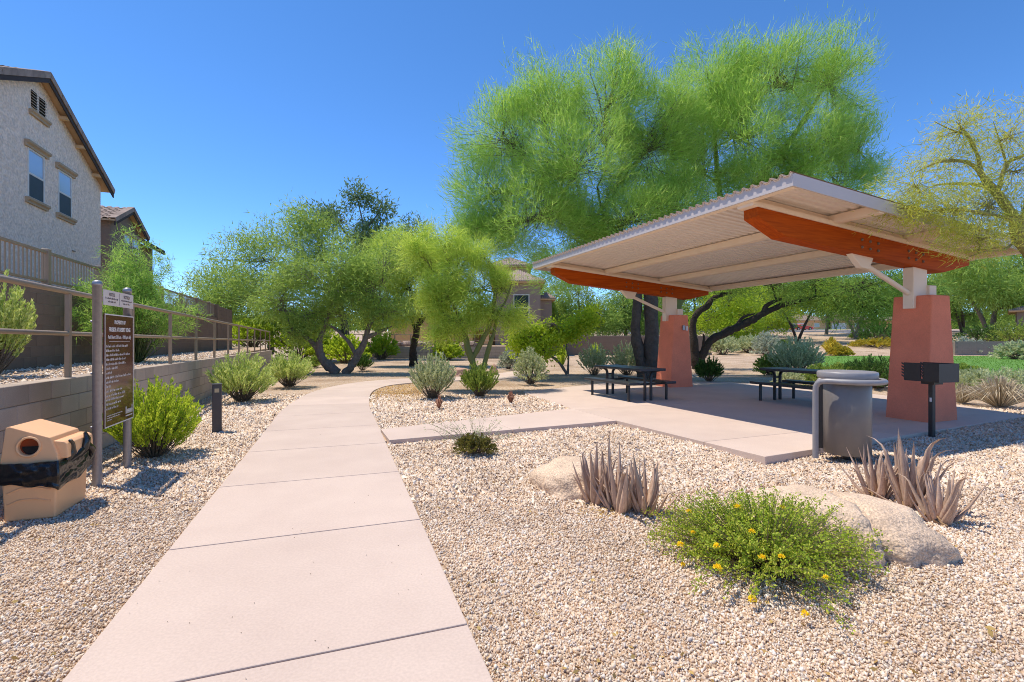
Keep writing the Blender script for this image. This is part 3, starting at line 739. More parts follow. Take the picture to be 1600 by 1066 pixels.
MB().add([(hc[0] - .0 + hr * .8 * math.cos(R(a)), lean(hc[1]) + .022, hc[1] + hr * .95 * math.sin(R(a)) ) for a in range(180, 361, 15)] , [tuple(range(13))]).build('mouth_bag', M['bag'], tb)
MB().extr([(.0, .46), (.062, .46), (.055, .575), (.03, .595), (-.035, .605)], 'y', .045, .475).build('side_lip', M['tanplastic'], tb, bevel=.008, seg=2)
# bag: wrinkled skirt round the rim
def skirt():
    nA, nZ = 150, 12; rg = np.random.default_rng(11)
    ring = []
    cor = [(-.352, -.018), (.022, -.018), (.022, .512), (-.352, .512)]
    per = []
    for i in range(4):
        p, q = cor[i], cor[(i + 1) % 4]; m = int(nA * (math.dist(p, q) / 1.75))
        for k in range(m): per.append((p[0] + (q[0] - p[0]) * k / m, p[1] + (q[1] - p[1]) * k / m))
    n = len(per); V = []; cx, cy = -.165, .247
    for k in range(nZ + 1):
        f = k / nZ
        for i, (x, y) in enumerate(per):
            w = mnoise.noise((x * 4 + 3, y * 4, f * 5.0 + x * 6 + y * 5)); w2 = mnoise.noise((x * 8, y * 8, f * 14 + x * 16 + y * 12))
            side = 1 if y < .1 else .0
            low = .235 + .05 * mnoise.noise((x * 5, y * 5, 7)) + .075 * (1 - min(1, max(0, (x + .35) / .37))) * side + .05 * min(1, max(0, y / .5))
            z = .455 + (low - .455) * f
            bul = .010 + .022 * math.sin(math.pi * min(1, f * 1.05)) + .018 * w + .012 * w2
            d = Vector((x - cx, y - cy)).normalized()
            V.append((x + d.x * bul, y + d.y * bul, z + .012 * w2))
    Fc = [(k * n + i, k * n + (i + 1) % n, (k + 1) * n + (i + 1) % n, (k + 1) * n + i) for k in range(nZ) for i in range(n)]
    MB().add(V, Fc, True).build('bag', M['bag'], tb)
skirt()
kn = MB()
kn.tube([(.03, .10, .43), (.085, .13, .50), (.075, .12, .565), (.07, .09, .60)], [.028, .034, .024, .016], 8)
kn.tube([(.03, .30, .42), (.09, .33, .50), (.10, .34, .57), (.085, .33, .625)], [.03, .045, .034, .016], 8)
kn.tube([(.03, .12, .42), (.075, .22, .46), (.085, .34, .50)], [.03, .035, .03], 8)
kn.tube([(.09, .36, .52), (.13, .40, .46), (.10, .42, .40)], [.03, .04, .02], 8)
kn.fn(lambda x, y, z: (x + .012 * mnoise.noise((x * 18, y * 18, z * 18)), y + .016 * mnoise.noise((x * 18 + 9, y * 18, z * 18)), z + .012 * mnoise.noise((x * 18, y * 18 + 9, z * 18))))
kn.fn(lambda x, y, z: (.03 + (x - .03) * .62, y * .92 + .01, z * .97 + .01))
kn.build('bag_knot', M['bag'], tb)

# rules sign
sg = thing('park_sign', 'brown park rules sign with white notice strip between two grey posts', 'sign', (-3.996, 4.705, -.03), 0)
sd = Vector((-.253, .689, 0)); sl = sd.length; sd.normalize(); sg.rotation_euler = (0, 0, math.atan2(sd.y, sd.x))
# local x runs from the near post to the far one; the printed face is -y
sz = .03
for x in (0, sl):
    MB().lathe([(.038, -.2), (.038, 1.915 + sz), (.043, 1.915 + sz), (.043, 1.935 + sz), (.036, 1.955 + sz), (.018, 1.967 + sz), (.0, 1.97 + sz)], 20, (x, 0), cap=False).build('post', M['galv'], sg)
fx0, fx1 = .036, sl + .03
yb = -.045
bd = MB().box(fx0, fx1, yb, yb + .012, .525 + sz, 1.65 + sz).build('sign_board', M['signbrown'], sg)
e = MB(); w = .012
e.box(fx0, fx1, yb - .002, yb - .0005, 1.65 + sz - w, 1.65 + sz); e.box(fx0, fx1, yb - .002, yb - .0005, .525 + sz, .525 + sz + w)
e.box(fx0, fx0 + w, yb - .0021, yb - .0005, .525 + sz + w, 1.65 + sz - w); e.box(fx1 - w, fx1, yb - .0021, yb - .0005, .525 + sz + w, 1.65 + sz - w)
e.build('border', M['print'], bd)
nb = MB().box(fx0 - .02, fx1, yb, yb + .006, 1.735 + sz, 1.885 + sz).build('notice_board', M['signwhite'], sg)
def text(body, x, z, size, m, parent, align='CENTER', bold=0.0, sx=1.0):
    c = bpy.data.curves.new('lettering', 'FONT'); c.body = body; c.size = size; c.align_x = align; c.offset = bold; c.extrude = .0004; c.resolution_u = 3
    o = bpy.data.objects.new('lettering', c)
    dg = bpy.context.evaluated_depsgraph_get(); COL.objects.link(o); dg.update()
    me = bpy.data.meshes.new_from_object(o.evaluated_get(dg)); bpy.data.objects.remove(o)
    me.materials.clear(); me.materials.append(m)
    o = bpy.data.objects.new('lettering', me); link(o, parent)
    o.location = (x, yb - .0022, z); o.rotation_euler = (R(90), 0, 0); o.scale = (sx, 1, 1)
    return o
mx_ = (fx0 + fx1) / 2
# the face is read from the path: x runs away from the reader's left
text('PROPERTY OF', mx_, 1.555 + sz, .052, M['print'], bd, bold=.0022, sx=.85)
text('FIRESIDE AT DESERT RIDGE', mx_, 1.478 + sz, .056, M['print'], bd, bold=.0024, sx=.80)
text('Park Hours: 5:00 a.m. - 10:00 p.m. daily', mx_, 1.405 + sz, .047, M['print'], bd, bold=.0012, sx=.78)
def lines(parent, m, x0, z0, rows, h, dz, seed):
    """small print whose words cannot be read in the photo: letter-sized strokes"""
    rg = random.Random(seed); b = MB()
    for i, L in enumerate(rows):
        z = z0 - i * dz; x = x0
        while x < x0 + L:
            for k in range(rg.randint(2, 8)):
                hh = h * rg.choice((.6, .6, .62, 1, .95)); lw = h * rg.uniform(.26, .44)
                if x + lw > x0 + L: break
                b.box(x, x + h * .14, yb - .0016, yb - .0005, z, z + hh)
                if rg.random() < .8: b.box(x + h * .141, x + lw, yb - .0015, yb - .0005, z + h * rg.choice((0, .42, .5)), z + h * rg.choice((.54, .6, .6)))
                x += lw + h * .12
            x += h * .42
    return tag(b.build('small_print', m, parent), kind='stuff')
MB().box(mx_ - .26, mx_ + .26, yb - .0016, yb - .0005, 1.375 + sz, 1.379 + sz).build('rule_line', M['print'], bd)
lines(bd, M['print'], fx0 + .035, 1.318 + sz, [.54, .31, .60, .49, .47, .27, .14, .62, .31, .11, .40, .47], .026, .0445, 1)
lines(bd, M['print'], fx0 + .035, .788 + sz, [.43, .35, .29], .026, .0445, 2)
lines(bd, M['print'], fx0 + .035, 1.318 + sz - 12 * .0445 + .0, [], .026, .0445, 3)
lines(bd, M['print'], fx0 + .05, .633 + sz, [.38, .32, .12], .013, .022, 4)
lg = MB(); lx = fx1 - .215; lz = .60 + sz
lg.box(lx, lx + .022, yb - .0016, yb - .0005, lz, lz + .075); lg.box(lx + .165, lx + .185, yb - .0016, yb - .0005, lz, lz + .085)
for k in range(6): lg.box(lx + .032 + k * .022, lx + .047 + k * .022, yb - .0016, yb - .0005, lz, lz + .046)
lg.box(lx + .032, lx + .155, yb - .0013, yb - .0005, lz + .02, lz + .028); lg.box(lx, lx + .18, yb - .0016, yb - .0005, lz - .03, lz - .018)
lg.build('logo', M['print'], bd)
q = (fx0 - .02 + fx1) / 2; hw = (fx1 - fx0 + .02) / 4
MB().box(q - .0015, q + .0015, yb - .0016, yb - .0005, 1.75 + sz, 1.87 + sz).build('divider', M['printdark'], nb)
text('NOTICE', q - hw, 1.828 + sz, .05, M['printdark'], nb, sx=.8); text('NOTICIA', q + hw, 1.828 + sz, .05, M['printdark'], nb, sx=.8)
for c_, s_ in ((q - hw, 21), (q + hw, 22)):
    lines(nb, M['printdark'], c_ - .15, 1.797 + sz, [.30], .018, .03, s_); lines(nb, M['printdark'], c_ - .09, 1.765 + sz, [.18], .018, .03, s_ + 5)
bl = MB()
for z in (.58, 1.1, 1.6):
    for x in (0, sl): bl.tube([(x, .038, z), (x, .05, z)], .012, 8)
bl.build('bolt', M['galv'], sg)

# path light
bo = thing('bollard_light', 'dark bronze square bollard light in the gravel left of the path', 'bollard', (-4.50, 7.45, -.03), R(28))
MB().box(-.062, .062, -.05, .05, -.1, .735).build('post', M['bollard'], bo, bevel=.006)
MB().box(-.066, .066, -.054, .054, .735, .75).build('cap', M['bollard'], bo, bevel=.004)
MB().box(-.03, .03, -.0525, -.0505, .62, .68).build('lamp_lens', M['lens'], bo)
MB().box(-.064, .064, -.052, .052, .0, .075).build('base', M['bollard'], bo)

# ---------------------------------------------------------------- boulders
def boulder(label, loc, sx, sy, sz_, rz, seed, m, group=None, crack=None, cat='boulder', name='boulder', flat=.0):
    b = bmesh.new(); bmesh.ops.create_icosphere(b, subdivisions=5, radius=1)
    for v in b.verts:
        p = v.co.copy()
        k = 1 + .24 * mnoise.noise(p * 1.1 + Vector((seed, 0, 0))) + .10 * mnoise.noise(p * 2.7 + Vector((0, seed, 0))) - .07 * abs(mnoise.noise(p * 3.3 + Vector((0, 0, seed)))) + .035 * mnoise.noise(p * 8 + Vector((0, 0, seed))) + .012 * mnoise.noise(p * 22)
        q = p * k
        if flat and q.z > flat: q.z = flat + (q.z - flat) * .35
        if crack:
            d = q.x * crack[0] + q.y * crack[1] - crack[2] + .07 * mnoise.noise(p * 2.2 + Vector((5, 5, 5))) + .03 * mnoise.noise(p * 7)
            q -= p * .30 * math.exp(-(d / .05) ** 2)
            if d > 0: q.z -= .05
        v.co = Vector((q.x * sx, q.y * sy, q.z * sz_))
    me = bpy.data.meshes.new(name); b.to_mesh(me); b.free(); me.materials.append(m)
    me.polygons.foreach_set('use_smooth', np.ones(len(me.polygons), bool))
    o = bpy.data.objects.new(name, me); link(o); o.location = loc; o.rotation_euler = (0, 0, rz)
    tag(o, label, cat, group); return o
boulder('rounded tan granite boulder behind the left clump of dry agaves', (.60, 4.76, -.03), .38, .44, .30, R(20), 3.3, M['rock'], flat=.7)
boulder('large cracked granite boulder beside the yellow flowering shrub', (2.29, 3.58, -.05), .68, .46, .38, R(-24), 8.1, M['rock'], crack=(.95, .25, .20), flat=.75)
boulder('low square pinkish stone block behind the green-stemmed tree', (-2.05, 18.6, .05), .5, .35, .42, R(5), 2.2, M['rockpink'], flat=.45)
boulder('small reddish upright stone left of the round grey shrub', (-.72, 19.3, .05), .18, .16, .34, 0, 5.5, M['rockpink'])

# ---------------------------------------------------------------- dried agaves: each leaf a piece
def agave_leaf(L, w, curl, tipcurl, seed):
    rg = random.Random(seed); V = []; n = 10; Fc = []
    x = z = 0; a = R(12)
    for i in range(n + 1):
        t = i / n
        ww = w * min(1, .75 + 1.2 * t) * (1 - t) ** .85 + .0016; gut = ww * .5
        V += [(x, -ww, z), (x + gut * math.cos(a) , -ww * .5, z - gut * math.sin(a) * .2), (x + gut * math.cos(a) * 1.1, ww * .5, z - gut * math.sin(a) * .2), (x, ww, z), (x - .012 * (1 - t), 0, z)]
        a += curl / n + (tipcurl / n * 3 if t > .68 else 0) + .025 * math.sin(t * 7 + seed) ; x += math.sin(a) * L / n; z += math.cos(a) * L / n
    for i in range(n):
        for k in range(5): Fc.append((i * 5 + k, i * 5 + (k + 1) % 5, i * 5 + 5 + (k + 1) % 5, i * 5 + 5 + k))
    return MB().add(V, Fc, True)
LEAVES = []
def agave(label, loc, nleaf, L, spread, seed, group):
    t = thing('dried_agave', label, 'agave', loc, 0, group)
    rg = random.Random(seed)
    for i in range(nleaf):
        f = i / nleaf; az = i * 2.4 + rg.uniform(-.4, .4); tilt = R(1) + spread * (1 - f) * rg.uniform(.2, 1.0)
        if i < 2: tilt += R(rg.uniform(10, 40))
        k = len(LEAVES)
        if k < 14:
            o = agave_leaf(1.0, .094, rg.choice((-.36, -.28, -.2, -.12, .05)), rg.choice((-.1, .0, .1, .0, 1.3)), k + 1).build('leaf', M['agave'], t); LEAVES.append(o)
        else: o = inst('leaf', rg.choice(LEAVES), t)
        s = L * rg.uniform(.6, 1.12) * (.75 + .25 * f); r = .065 * (1 - f) + .008
        o.location = (r * math.cos(az), r * math.sin(az), -.02 + .03 * f); o.rotation_euler = (rg.uniform(-.12, .12), tilt, az); o.scale = (s, s * rg.uniform(.7, 1.1), s)
    # shrivelled brown base leaves
    b = Twigs_base(rg, L)
    b.build('withered_base', M['straw_base'], t)
    return t
def Twigs_base(rg, L):
    b = MB()
    for k in range(12):
        a = rg.uniform(0, 6.28); r = rg.uniform(.06, .13)
        b.tube([(0, 0, .03), (r * .6 * math.cos(a), r * .6 * math.sin(a), rg.uniform(.02, .07)), (r * math.cos(a + .5), r * math.sin(a + .5), .012)], [.012, .009, .003], 5)
    return b
M['straw_base'] = mat('withered', (.32, .20, .10), (.20, .12, .07), scale=12, rough=.9)
GA = 'dried agaves by the boulders'
agave('dried upright agave closest to the rounded tan boulder', (.735, 4.27, -.03), 21, 0.56, R(20), 1, GA)
agave('dried agave in the middle of the left clump of three', (.90, 4.06, -.03), 24, 0.61, R(22), 2, GA)
agave('dried agave with sideways leaves at the right of the left clump', (1.09, 3.99, -.03), 22, 0.55, R(32), 3, GA)
agave('dried agave with curling tips behind the cracked boulder', (3.30, 4.42, -.03), 20, 0.54, R(22), 4, GA)
agave('tallest dried agave with pale thick leaves behind the cracked boulder', (3.40, 4.17, -.03), 24, 0.68, R(24), 5, GA)
agave('dried agave leaning right at the right end of the cracked boulder', (3.34, 3.82, -.03), 22, 0.51, R(37), 6, GA)
# ================================================================ PLANTS
def norm(a): return a / np.maximum(np.linalg.norm(a, axis=-1, keepdims=True), 1e-9)
def slivers(C, D, K, tr, L, w, spread, grav, rg):
    """K thin blades round every tuft centre C (n,3) along D"""
    n = len(C) * K
    p = np.repeat(C, K, 0) + rg.normal(0, 1, (n, 3)) * np.asarray(tr)
    d = np.repeat(D, K, 0) + rg.normal(0, spread, (n, 3)); d[:, 2] -= grav; d = norm(d)
    l = L * rg.uniform(.45, 1.25, (n, 1)); side = norm(np.cross(d, rg.normal(size=(n, 3)))) * w * rg.uniform(.6, 1.4, (n, 1))
    V = np.stack([p - side * .5, p + side * .5, p + d * l], 1).reshape(-1, 3)
    return V, np.arange(n * 3).reshape(-1, 3)
def leaves(p, d, L, w, rg):
    """one diamond leaf at every p along d"""
    n = len(p); d = norm(d); l = L * rg.uniform(.6, 1.3, (n, 1)); side = norm(np.cross(d, rg.normal(size=(n, 3)))) * w * .5 * rg.uniform(.7, 1.3, (n, 1))
    V = np.stack([p, p + d * l * .5 + side, p + d * l, p + d * l * .5 - side], 1).reshape(-1, 3)
    return V, np.arange(n * 4).reshape(-1, 4)
class Twigs:
    def __init__(s): s.v = []; s.f = []; s.n = 0
    def add(s, pts, r0, r1, k=4, rough=0):
        pts = np.asarray(pts, float); m = len(pts); t = np.gradient(pts, axis=0); t = norm(t)
        ref = np.array([0.3, .2, 1.0]) if abs(t[0][2]) < .9 else np.array([1., .1, 0]); a = norm(np.cross(t, ref)); b = np.cross(a, t)
        rr = np.linspace(r0, r1, m)[:, None, None] if np.ndim(r0) == 0 else np.asarray(r0)[:, None, None]
        w = np.arange(k) * 2 * np.pi / k
        V = pts[:, None] + (a[:, None] * np.cos(w)[None, :, None] + b[:, None] * np.sin(w)[None, :, None]) * rr
        if rough:
            c = pts[:, None]; q = V - c
            for a_ in range(m):
                for b_ in range(k): q[a_, b_] *= 1 + rough * mnoise.noise(Vector(V[a_, b_] * np.array([5.5, 5.5, 2.2]))) + rough * .6 * mnoise.noise(Vector(V[a_, b_] * 14))
            V = c + q
        s.v.append(V.reshape(-1, 3)); i, j = np.meshgrid(np.arange(m - 1), np.arange(k), indexing='ij'); i = i.ravel(); j = j.ravel()
        s.f.append(np.stack([i * k + j, i * k + (j + 1) % k, (i + 1) * k + (j + 1) % k, (i + 1) * k + j], 1) + s.n); s.n += m * k
    def build(s, name, m, parent): return np_mesh(name, np.concatenate(s.v), np.concatenate(s.f), m, parent, smooth=True)
def curve(p0, p1, sag, rg, n=6, wob=.06):
    p0 = np.asarray(p0, float); p1 = np.asarray(p1, float); t = np.linspace(0, 1, n)[:, None]; L = np.linalg.norm(p1 - p0)
    P = p0 + (p1 - p0) * t; P[:, 2] += sag * np.sin(np.pi * t[:, 0]) * L
    P[1:-1] += rg.normal(0, wob * L, (n - 2, 3)) * .5
    return P
def smooth_line(pts, k=4):
    P = np.asarray(pts, float); out = []
    for i in range(len(P) - 1):
        p0, p1, p2, p3 = P[max(i - 1, 0)], P[i], P[i + 1], P[min(i + 2, len(P) - 1)]
        for f in np.arange(k) / k: out.append(.5 * (2 * p1 + (p2 - p0) * f + (2 * p0 - 5 * p1 + 4 * p2 - p3) * f * f + (3 * p1 - p0 - 3 * p2 + p3) * f ** 3))
    out.append(P[-1]); return np.array(out)
def nz3(p, s, seed): return mnoise.noise(Vector((p[0] * s + seed, p[1] * s, p[2] * s - seed)))

LF = {}
LF['palo'] = leafmat('palo_verde_leaf', [(0.181, 0.356, 0.048), (0.319, 0.537, 0.088), (0.426, 0.645, 0.120), (0.255, 0.452, 0.073), (0.575, 0.715, 0.199)], .45)
LF['palolime'] = leafmat('lime_palo_verde_leaf', [(0.269, 0.402, 0.045), (0.476, 0.623, 0.092), (0.619, 0.744, 0.137), (0.372, 0.523, 0.068)], .45)
LF['paloyellow'] = leafmat('yellow_palo_verde_leaf', [(0.344, 0.404, 0.047), (0.516, 0.558, 0.094), (0.631, 0.652, 0.140), (0.402, 0.451, 0.078), (0.660, 0.621, 0.062)], .42)
LF['mesq'] = leafmat('mesquite_leaf', [(0.116, 0.221, 0.036), (0.189, 0.315, 0.053), (0.252, 0.399, 0.072), (0.147, 0.252, 0.043)], .42)
LF['mesqlight'] = leafmat('light_mesquite_leaf', [(0.198, 0.321, 0.061), (0.308, 0.450, 0.085), (0.396, 0.536, 0.121), (0.242, 0.365, 0.068)], .45)
LF['dark'] = leafmat('dark_tree_leaf', [(0.11, 0.19, 0.075), (0.18, 0.27, 0.11), (0.24, 0.34, 0.15)], .3)
LF['lime'] = leafmat('lime_shrub_leaf', [(0.282, 0.403, 0.029), (0.475, 0.605, 0.045), (0.581, 0.672, 0.072), (0.352, 0.470, 0.035)], .4)
LF['sage'] = leafmat('grey_green_leaf', [(0.333, 0.402, 0.185), (0.500, 0.547, 0.293), (0.616, 0.644, 0.385), (0.416, 0.467, 0.231)], .3)
LF['sagelime'] = leafmat('pale_lime_leaf', [(0.348, 0.454, 0.097), (0.557, 0.655, 0.177), (0.696, 0.756, 0.290), (0.452, 0.538, 0.129)], .35)
LF['grey'] = leafmat('silver_leaf', [(0.312, 0.364, 0.260), (0.429, 0.468, 0.351), (0.546, 0.572, 0.455), (0.364, 0.403, 0.286)], .25)
LF['rose'] = leafmat('rosemary_leaf', [(0.133, 0.216, 0.036), (0.228, 0.342, 0.054), (0.418, 0.504, 0.090), (0.171, 0.252, 0.045)], .35)
LF['deep'] = leafmat('deep_green_leaf', [(0.051, 0.119, 0.020), (0.085, 0.170, 0.034), (0.136, 0.238, 0.051)], .35)
LF['lantana'] = leafmat('lantana_leaf', [(0.184, 0.299, 0.020), (0.306, 0.440, 0.034), (0.490, 0.581, 0.060), (0.612, 0.634, 0.102), (0.245, 0.352, 0.027)], .4)
LF['dry'] = leafmat('dry_leaf', [(0.300, 0.220, 0.100), (0.420, 0.320, 0.170), (0.240, 0.220, 0.070), (0.360, 0.260, 0.130)], .3)
LF['olive'] = leafmat('olive_leaf', [(0.160, 0.160, 0.030), (0.240, 0.220, 0.040), (0.200, 0.170, 0.050), (0.130, 0.140, 0.025)], .35)
LF['straw'] = leafmat('straw', [(0.450, 0.380, 0.270), (0.550, 0.480, 0.360), (0.360, 0.300, 0.200)], .2)
LF['gold'] = leafmat('gold_leaf', [(0.450, 0.360, 0.030), (0.550, 0.440, 0.040), (0.330, 0.330, 0.040), (0.500, 0.360, 0.030)], .35)
LF['bright'] = leafmat('bright_leaf', [(0.255, 0.392, 0.017), (0.390, 0.532, 0.035), (0.495, 0.602, 0.056), (0.315, 0.448, 0.025)], .5)
LF['blossom'] = leafmat('fallen_blossom', [(.72, .46, .14), (.80, .55, .20), (.62, .38, .12)], .1)
LF['rust'] = leafmat('rust_leaf', [(.42, .22, .14), (.50, .28, .19), (.34, .18, .12)], .1)
LF['litter'] = leafmat('litter', [(0.450, 0.300, 0.100), (0.550, 0.380, 0.120), (0.380, 0.220, 0.080)], .1)

def tree(name, label, base, trunks, lobes, leaf, bark, seed, tufts=60, K=40, tr=.16, L=.28, w=.02, spread=.42, grav=.0, up=.55, gap=.0, twig=.02, diamond=None, group=None, limb=True, ns=.55, cat='tree'):
    """trunks: [(points, radii)]; lobes: [(centre, (rx,ry,rz), weight)]; coordinates are in the world, stored relative to BASE"""
    rg = np.random.default_rng(seed); B = np.asarray(base, float)
    t = thing(name, label, cat, base, 0, group)
    tw = Twigs(); ends = []
    for pts, rad in trunks:
        P = smooth_line([tuple(p) for p in pts], 7); rr = np.interp(np.linspace(0, 1, len(P)), np.linspace(0, 1, len(rad)), rad)
        P[1:-1] += rg.normal(0, .02, (len(P) - 2, 3)) * rr[1:-1, None] * 2
        tw.add(P - B, rr, None, 12, .38); ends.append((P, rr))
    CC, DD = [], []
    allP = np.concatenate([e[0] for e in ends]); allR = np.concatenate([e[1] for e in ends])
    for c, r, wt in lobes:
        c = np.asarray(c, float); r = np.asarray(r, float)
        if limb:
            d = np.linalg.norm(allP - c, axis=1) + 1.2 * np.maximum(0, allP[:, 2] - c[2] - .0); i = np.argmin(d)
            st = allP[i]; Lb = curve(st, c, .10, rg, 7)
            tw.add(Lb - B, max(.018, min(allR[i] * .6, .03 * np.linalg.norm(c - st) + .02)), twig, 6)
            src = Lb[3:]
        else: src = allP
        n = int(tufts * wt); k = 0; tries = 0
        while k < n and tries < n * 12:
            tries += 1
            u = norm(rg.normal(size=3)); q = c + u * r * rg.uniform(.15, 1.0) ** .55 * (1 + .22 * nz3(u * 2, 1.3, seed))
            if q[2] < .5: continue
            if nz3(q, ns, seed) < gap: continue
            k += 1; CC.append(q); o = norm((q - c) / r); DD.append(o * .8 + np.array([0, 0, up]) + rg.normal(0, .18, 3))
            if rg.random() < .6:
                s0 = src[rg.integers(len(src))]
                tw.add(curve(s0, q, .06, rg, 4) - B, twig * .8, twig * .25, 3)
    tw.build('trunk', bark, t)
    C = np.array(CC); D = norm(np.array(DD))
    if diamond:
        n = len(C) * K; p = np.repeat(C, K, 0) + rg.normal(0, 1, (n, 3)) * tr; d = np.repeat(D, K, 0) + rg.normal(0, spread + .3, (n, 3)); d[:, 2] -= grav
        V, T = leaves(p, d, L, w, rg)
    else: V, T = slivers(C, D, K, tr, L, w, spread, grav, rg)
    np_mesh('crown', V - B, T, leaf, t)
    return t
def lob(px, py, Y, rpx, rpy, wt=1.0, ry=None):
    c = at(px, py, Y); s = Y / F
    return (c, (rpx * s, ry if ry else rpx * s * .8, rpy * s), wt)
def A(*pts, Y): return [at(p[0], p[1], p[2] if len(p) > 2 else Y) for p in pts]

# big pair behind the shelter
Y = 18.2
tree('palo_verde_tree', 'large broad palo verde with thick brown trunk behind the far red pier', gp(1012, 588.5),
     [(A((1006, 592), (1003, 570), (993, 520), (996, 462), (985, 400), (940, 330), Y=Y), [.24, .20, .19, .17, .13, .07]),
      (A((1016, 592), (1017, 560), (1017, 470), (1005, 400), (930, 360), (850, 300), Y=Y), [.30, .27, .25, .18, .11, .05])],
     [lob(785, 215, Y, 70, 62, 1.0), lob(758, 310, Y, 55, 70, .8), lob(850, 165, Y, 72, 72, 1.1), lob(955, 160, Y, 75, 82, 1.2), lob(905, 260, Y - .8, 105, 85, 1.9),
      lob(825, 345, Y - .6, 95, 45, 1.1), lob(1010, 235, Y, 70, 100, 1.3), lob(985, 345, Y - .8, 100, 55, 1.3), lob(900, 370, Y, 80, 40, .7), lob(1000, 425, Y + 2.5, 75, 45, .5), lob(752, 375, Y, 48, 35, .6), lob(880, 415, Y + 1.5, 60, 35, .5), lob(1045, 190, Y, 55, 70, .8), lob(1050, 320, Y, 60, 60, .7)],
     LF['palo'], M['barkbrown'], 11, tufts=120, K=82, tr=.27, L=.36, w=.0185, up=.45, spread=.45, grav=.06, gap=-.04, ns=.85, twig=.022)
Y = 19.6
tree('palo_verde_tree', 'tallest palo verde with bright green crown above the shelter roof', gp(1040, 584.5),
     [(A((1040, 584), (1045, 520), (1080, 420), (1130, 340), (1195, 270), (1255, 190), (1290, 130), Y=Y), [.26, .24, .2, .17, .13, .09, .04]),
      (A((1130, 340), (1120, 260), (1115, 160), Y=Y), [.12, .09, .04]), (A((1180, 285), (1270, 262), (1340, 230), Y=Y), [.1, .07, .03])],
     [lob(1115, 138, Y, 72, 76, 1.2), lob(1200, 122, Y, 85, 64, 1.2), lob(1300, 134, Y, 62, 76, 1.0), lob(1170, 215, Y - .6, 105, 85, 1.7), lob(1275, 225, Y - .4, 75, 60, .9),
      lob(1085, 270, Y - .6, 75, 85, 1.2), lob(1345, 240, Y, 48, 55, .45), lob(1200, 300, Y, 110, 55, 1.1), lob(1310, 290, Y, 55, 45, .45)],
     LF['palo'], M['barkgreen'], 12, tufts=120, K=82, tr=.28, L=.36, w=.0195, up=.55, spread=.45, grav=.04, gap=-.04, ns=.85, twig=.022)
# mesquite seen under the roof
Y = 23
tree('mesquite_tree', 'dark leaning mesquite seen under the shelter roof right of the far pier', gp(1088, 576),
     [(A((1090, 577), (1086, 555), (1084, 500), (1105, 478), (1116, 465), (1144, 457), Y=Y), [.24, .2, .15, .14, .12, .05]),
      (A((1090, 577), (1093, 566), (1107, 536), (1135, 519), (1172, 502), (1191, 491), (1225, 476), (1290, 462), Y=Y), [.2, .2, .18, .18, .17, .15, .12, .04]),
      (A((1191, 491), (1200, 476), (1222, 467), Y=Y), [.12, .1, .05]), (A((1150, 512), (1160, 497), (1180, 490), Y=Y), [.09, .07, .03]), (A((1096, 556), (1100, 535), (1099, 522), Y=Y), [.08, .07, .04])],
     [lob(1120, 440, Y, 60, 35), lob(1200, 432, Y, 70, 35), lob(1270, 440, Y, 70, 45), lob(1345, 452, Y - 1, 70, 48, 1.2), lob(1400, 440, Y - 1, 60, 50), lob(1310, 480, Y, 50, 22, .5), lob(1240, 475, Y + 1, 55, 25, .5), lob(1370, 490, Y - 1, 50, 20, .5)],
     LF['mesq'], M['barkdark'], 13, tufts=75, K=34, tr=.26, L=.34, w=.032, up=.1, spread=.7, grav=.1, gap=-.15)
# sparse yellow palo verde leaning in over the roof from the right
Y = 7.1
tree('palo_verde_tree', 'sparse yellowish palo verde leaning in over the right end of the roof', (8.5, 7.0, -.03),
     [([(8.5, 7.0, -.1), (8.35, 7.0, 1.0), (7.95, 7.05, 2.1)] + A((1602, 385), (1583, 340), (1557, 302), (1537, 277), Y=Y), [.13, .12, .10, .085, .07, .055, .04]),
      (A((1537, 277), (1512, 254), (1469, 253), (1431, 269), Y=Y), [.035, .026, .018, .006]), (A((1533, 272), (1528, 245), (1512, 212), (1494, 190), Y=Y), [.034, .026, .018, .006]),
      (A((1545, 292), (1512, 287), (1461, 290), (1436, 303), Y=Y), [.026, .018, .013, .005]), (A((1560, 300), (1573, 257), (1600, 243), (1640, 225), Y=Y), [.03, .024, .018, .006]),
      (A((1585, 345), (1537, 333), (1487, 327), (1450, 330), Y=Y - .2), [.03, .022, .014, .005]), (A((1592, 365), (1600, 330), (1612, 280), (1640, 240), Y=Y), [.04, .03, .02, .01]),
      (A((1590, 372), (1570, 390), (1540, 393), (1505, 405), Y=Y - .2), [.02, .014, .009, .004]), (A((1512, 212), (1480, 200), (1460, 190), Y=Y), [.014, .009, .004]), (A((1573, 257), (1560, 215), (1552, 190), Y=Y), [.014, .009, .004])],
     [lob(1490, 330, Y - .15, 75, 36, 1.0, .5), lob(1430, 290, Y, 55, 42, .75, .45), lob(1500, 205, Y, 46, 42, .75, .4), lob(1580, 215, Y, 42, 55, .75, .4), lob(1545, 320, Y - .2, 65, 52, 1.2, .5), lob(1410, 325, Y, 48, 28, .5, .35),
      lob(1480, 250, Y, 55, 25, .45, .4), lob(1530, 372, Y - .3, 62, 22, .75, .4), lob(1590, 270, Y, 40, 45, .6, .4), lob(1600, 340, Y, 40, 50, .6, .4)],
     LF['paloyellow'], M['barkyellow'], 14, tufts=84, K=32, tr=.10, L=.11, w=.0085, up=.05, spread=.6, grav=.22, gap=-.25, twig=.006, ns=1.6)

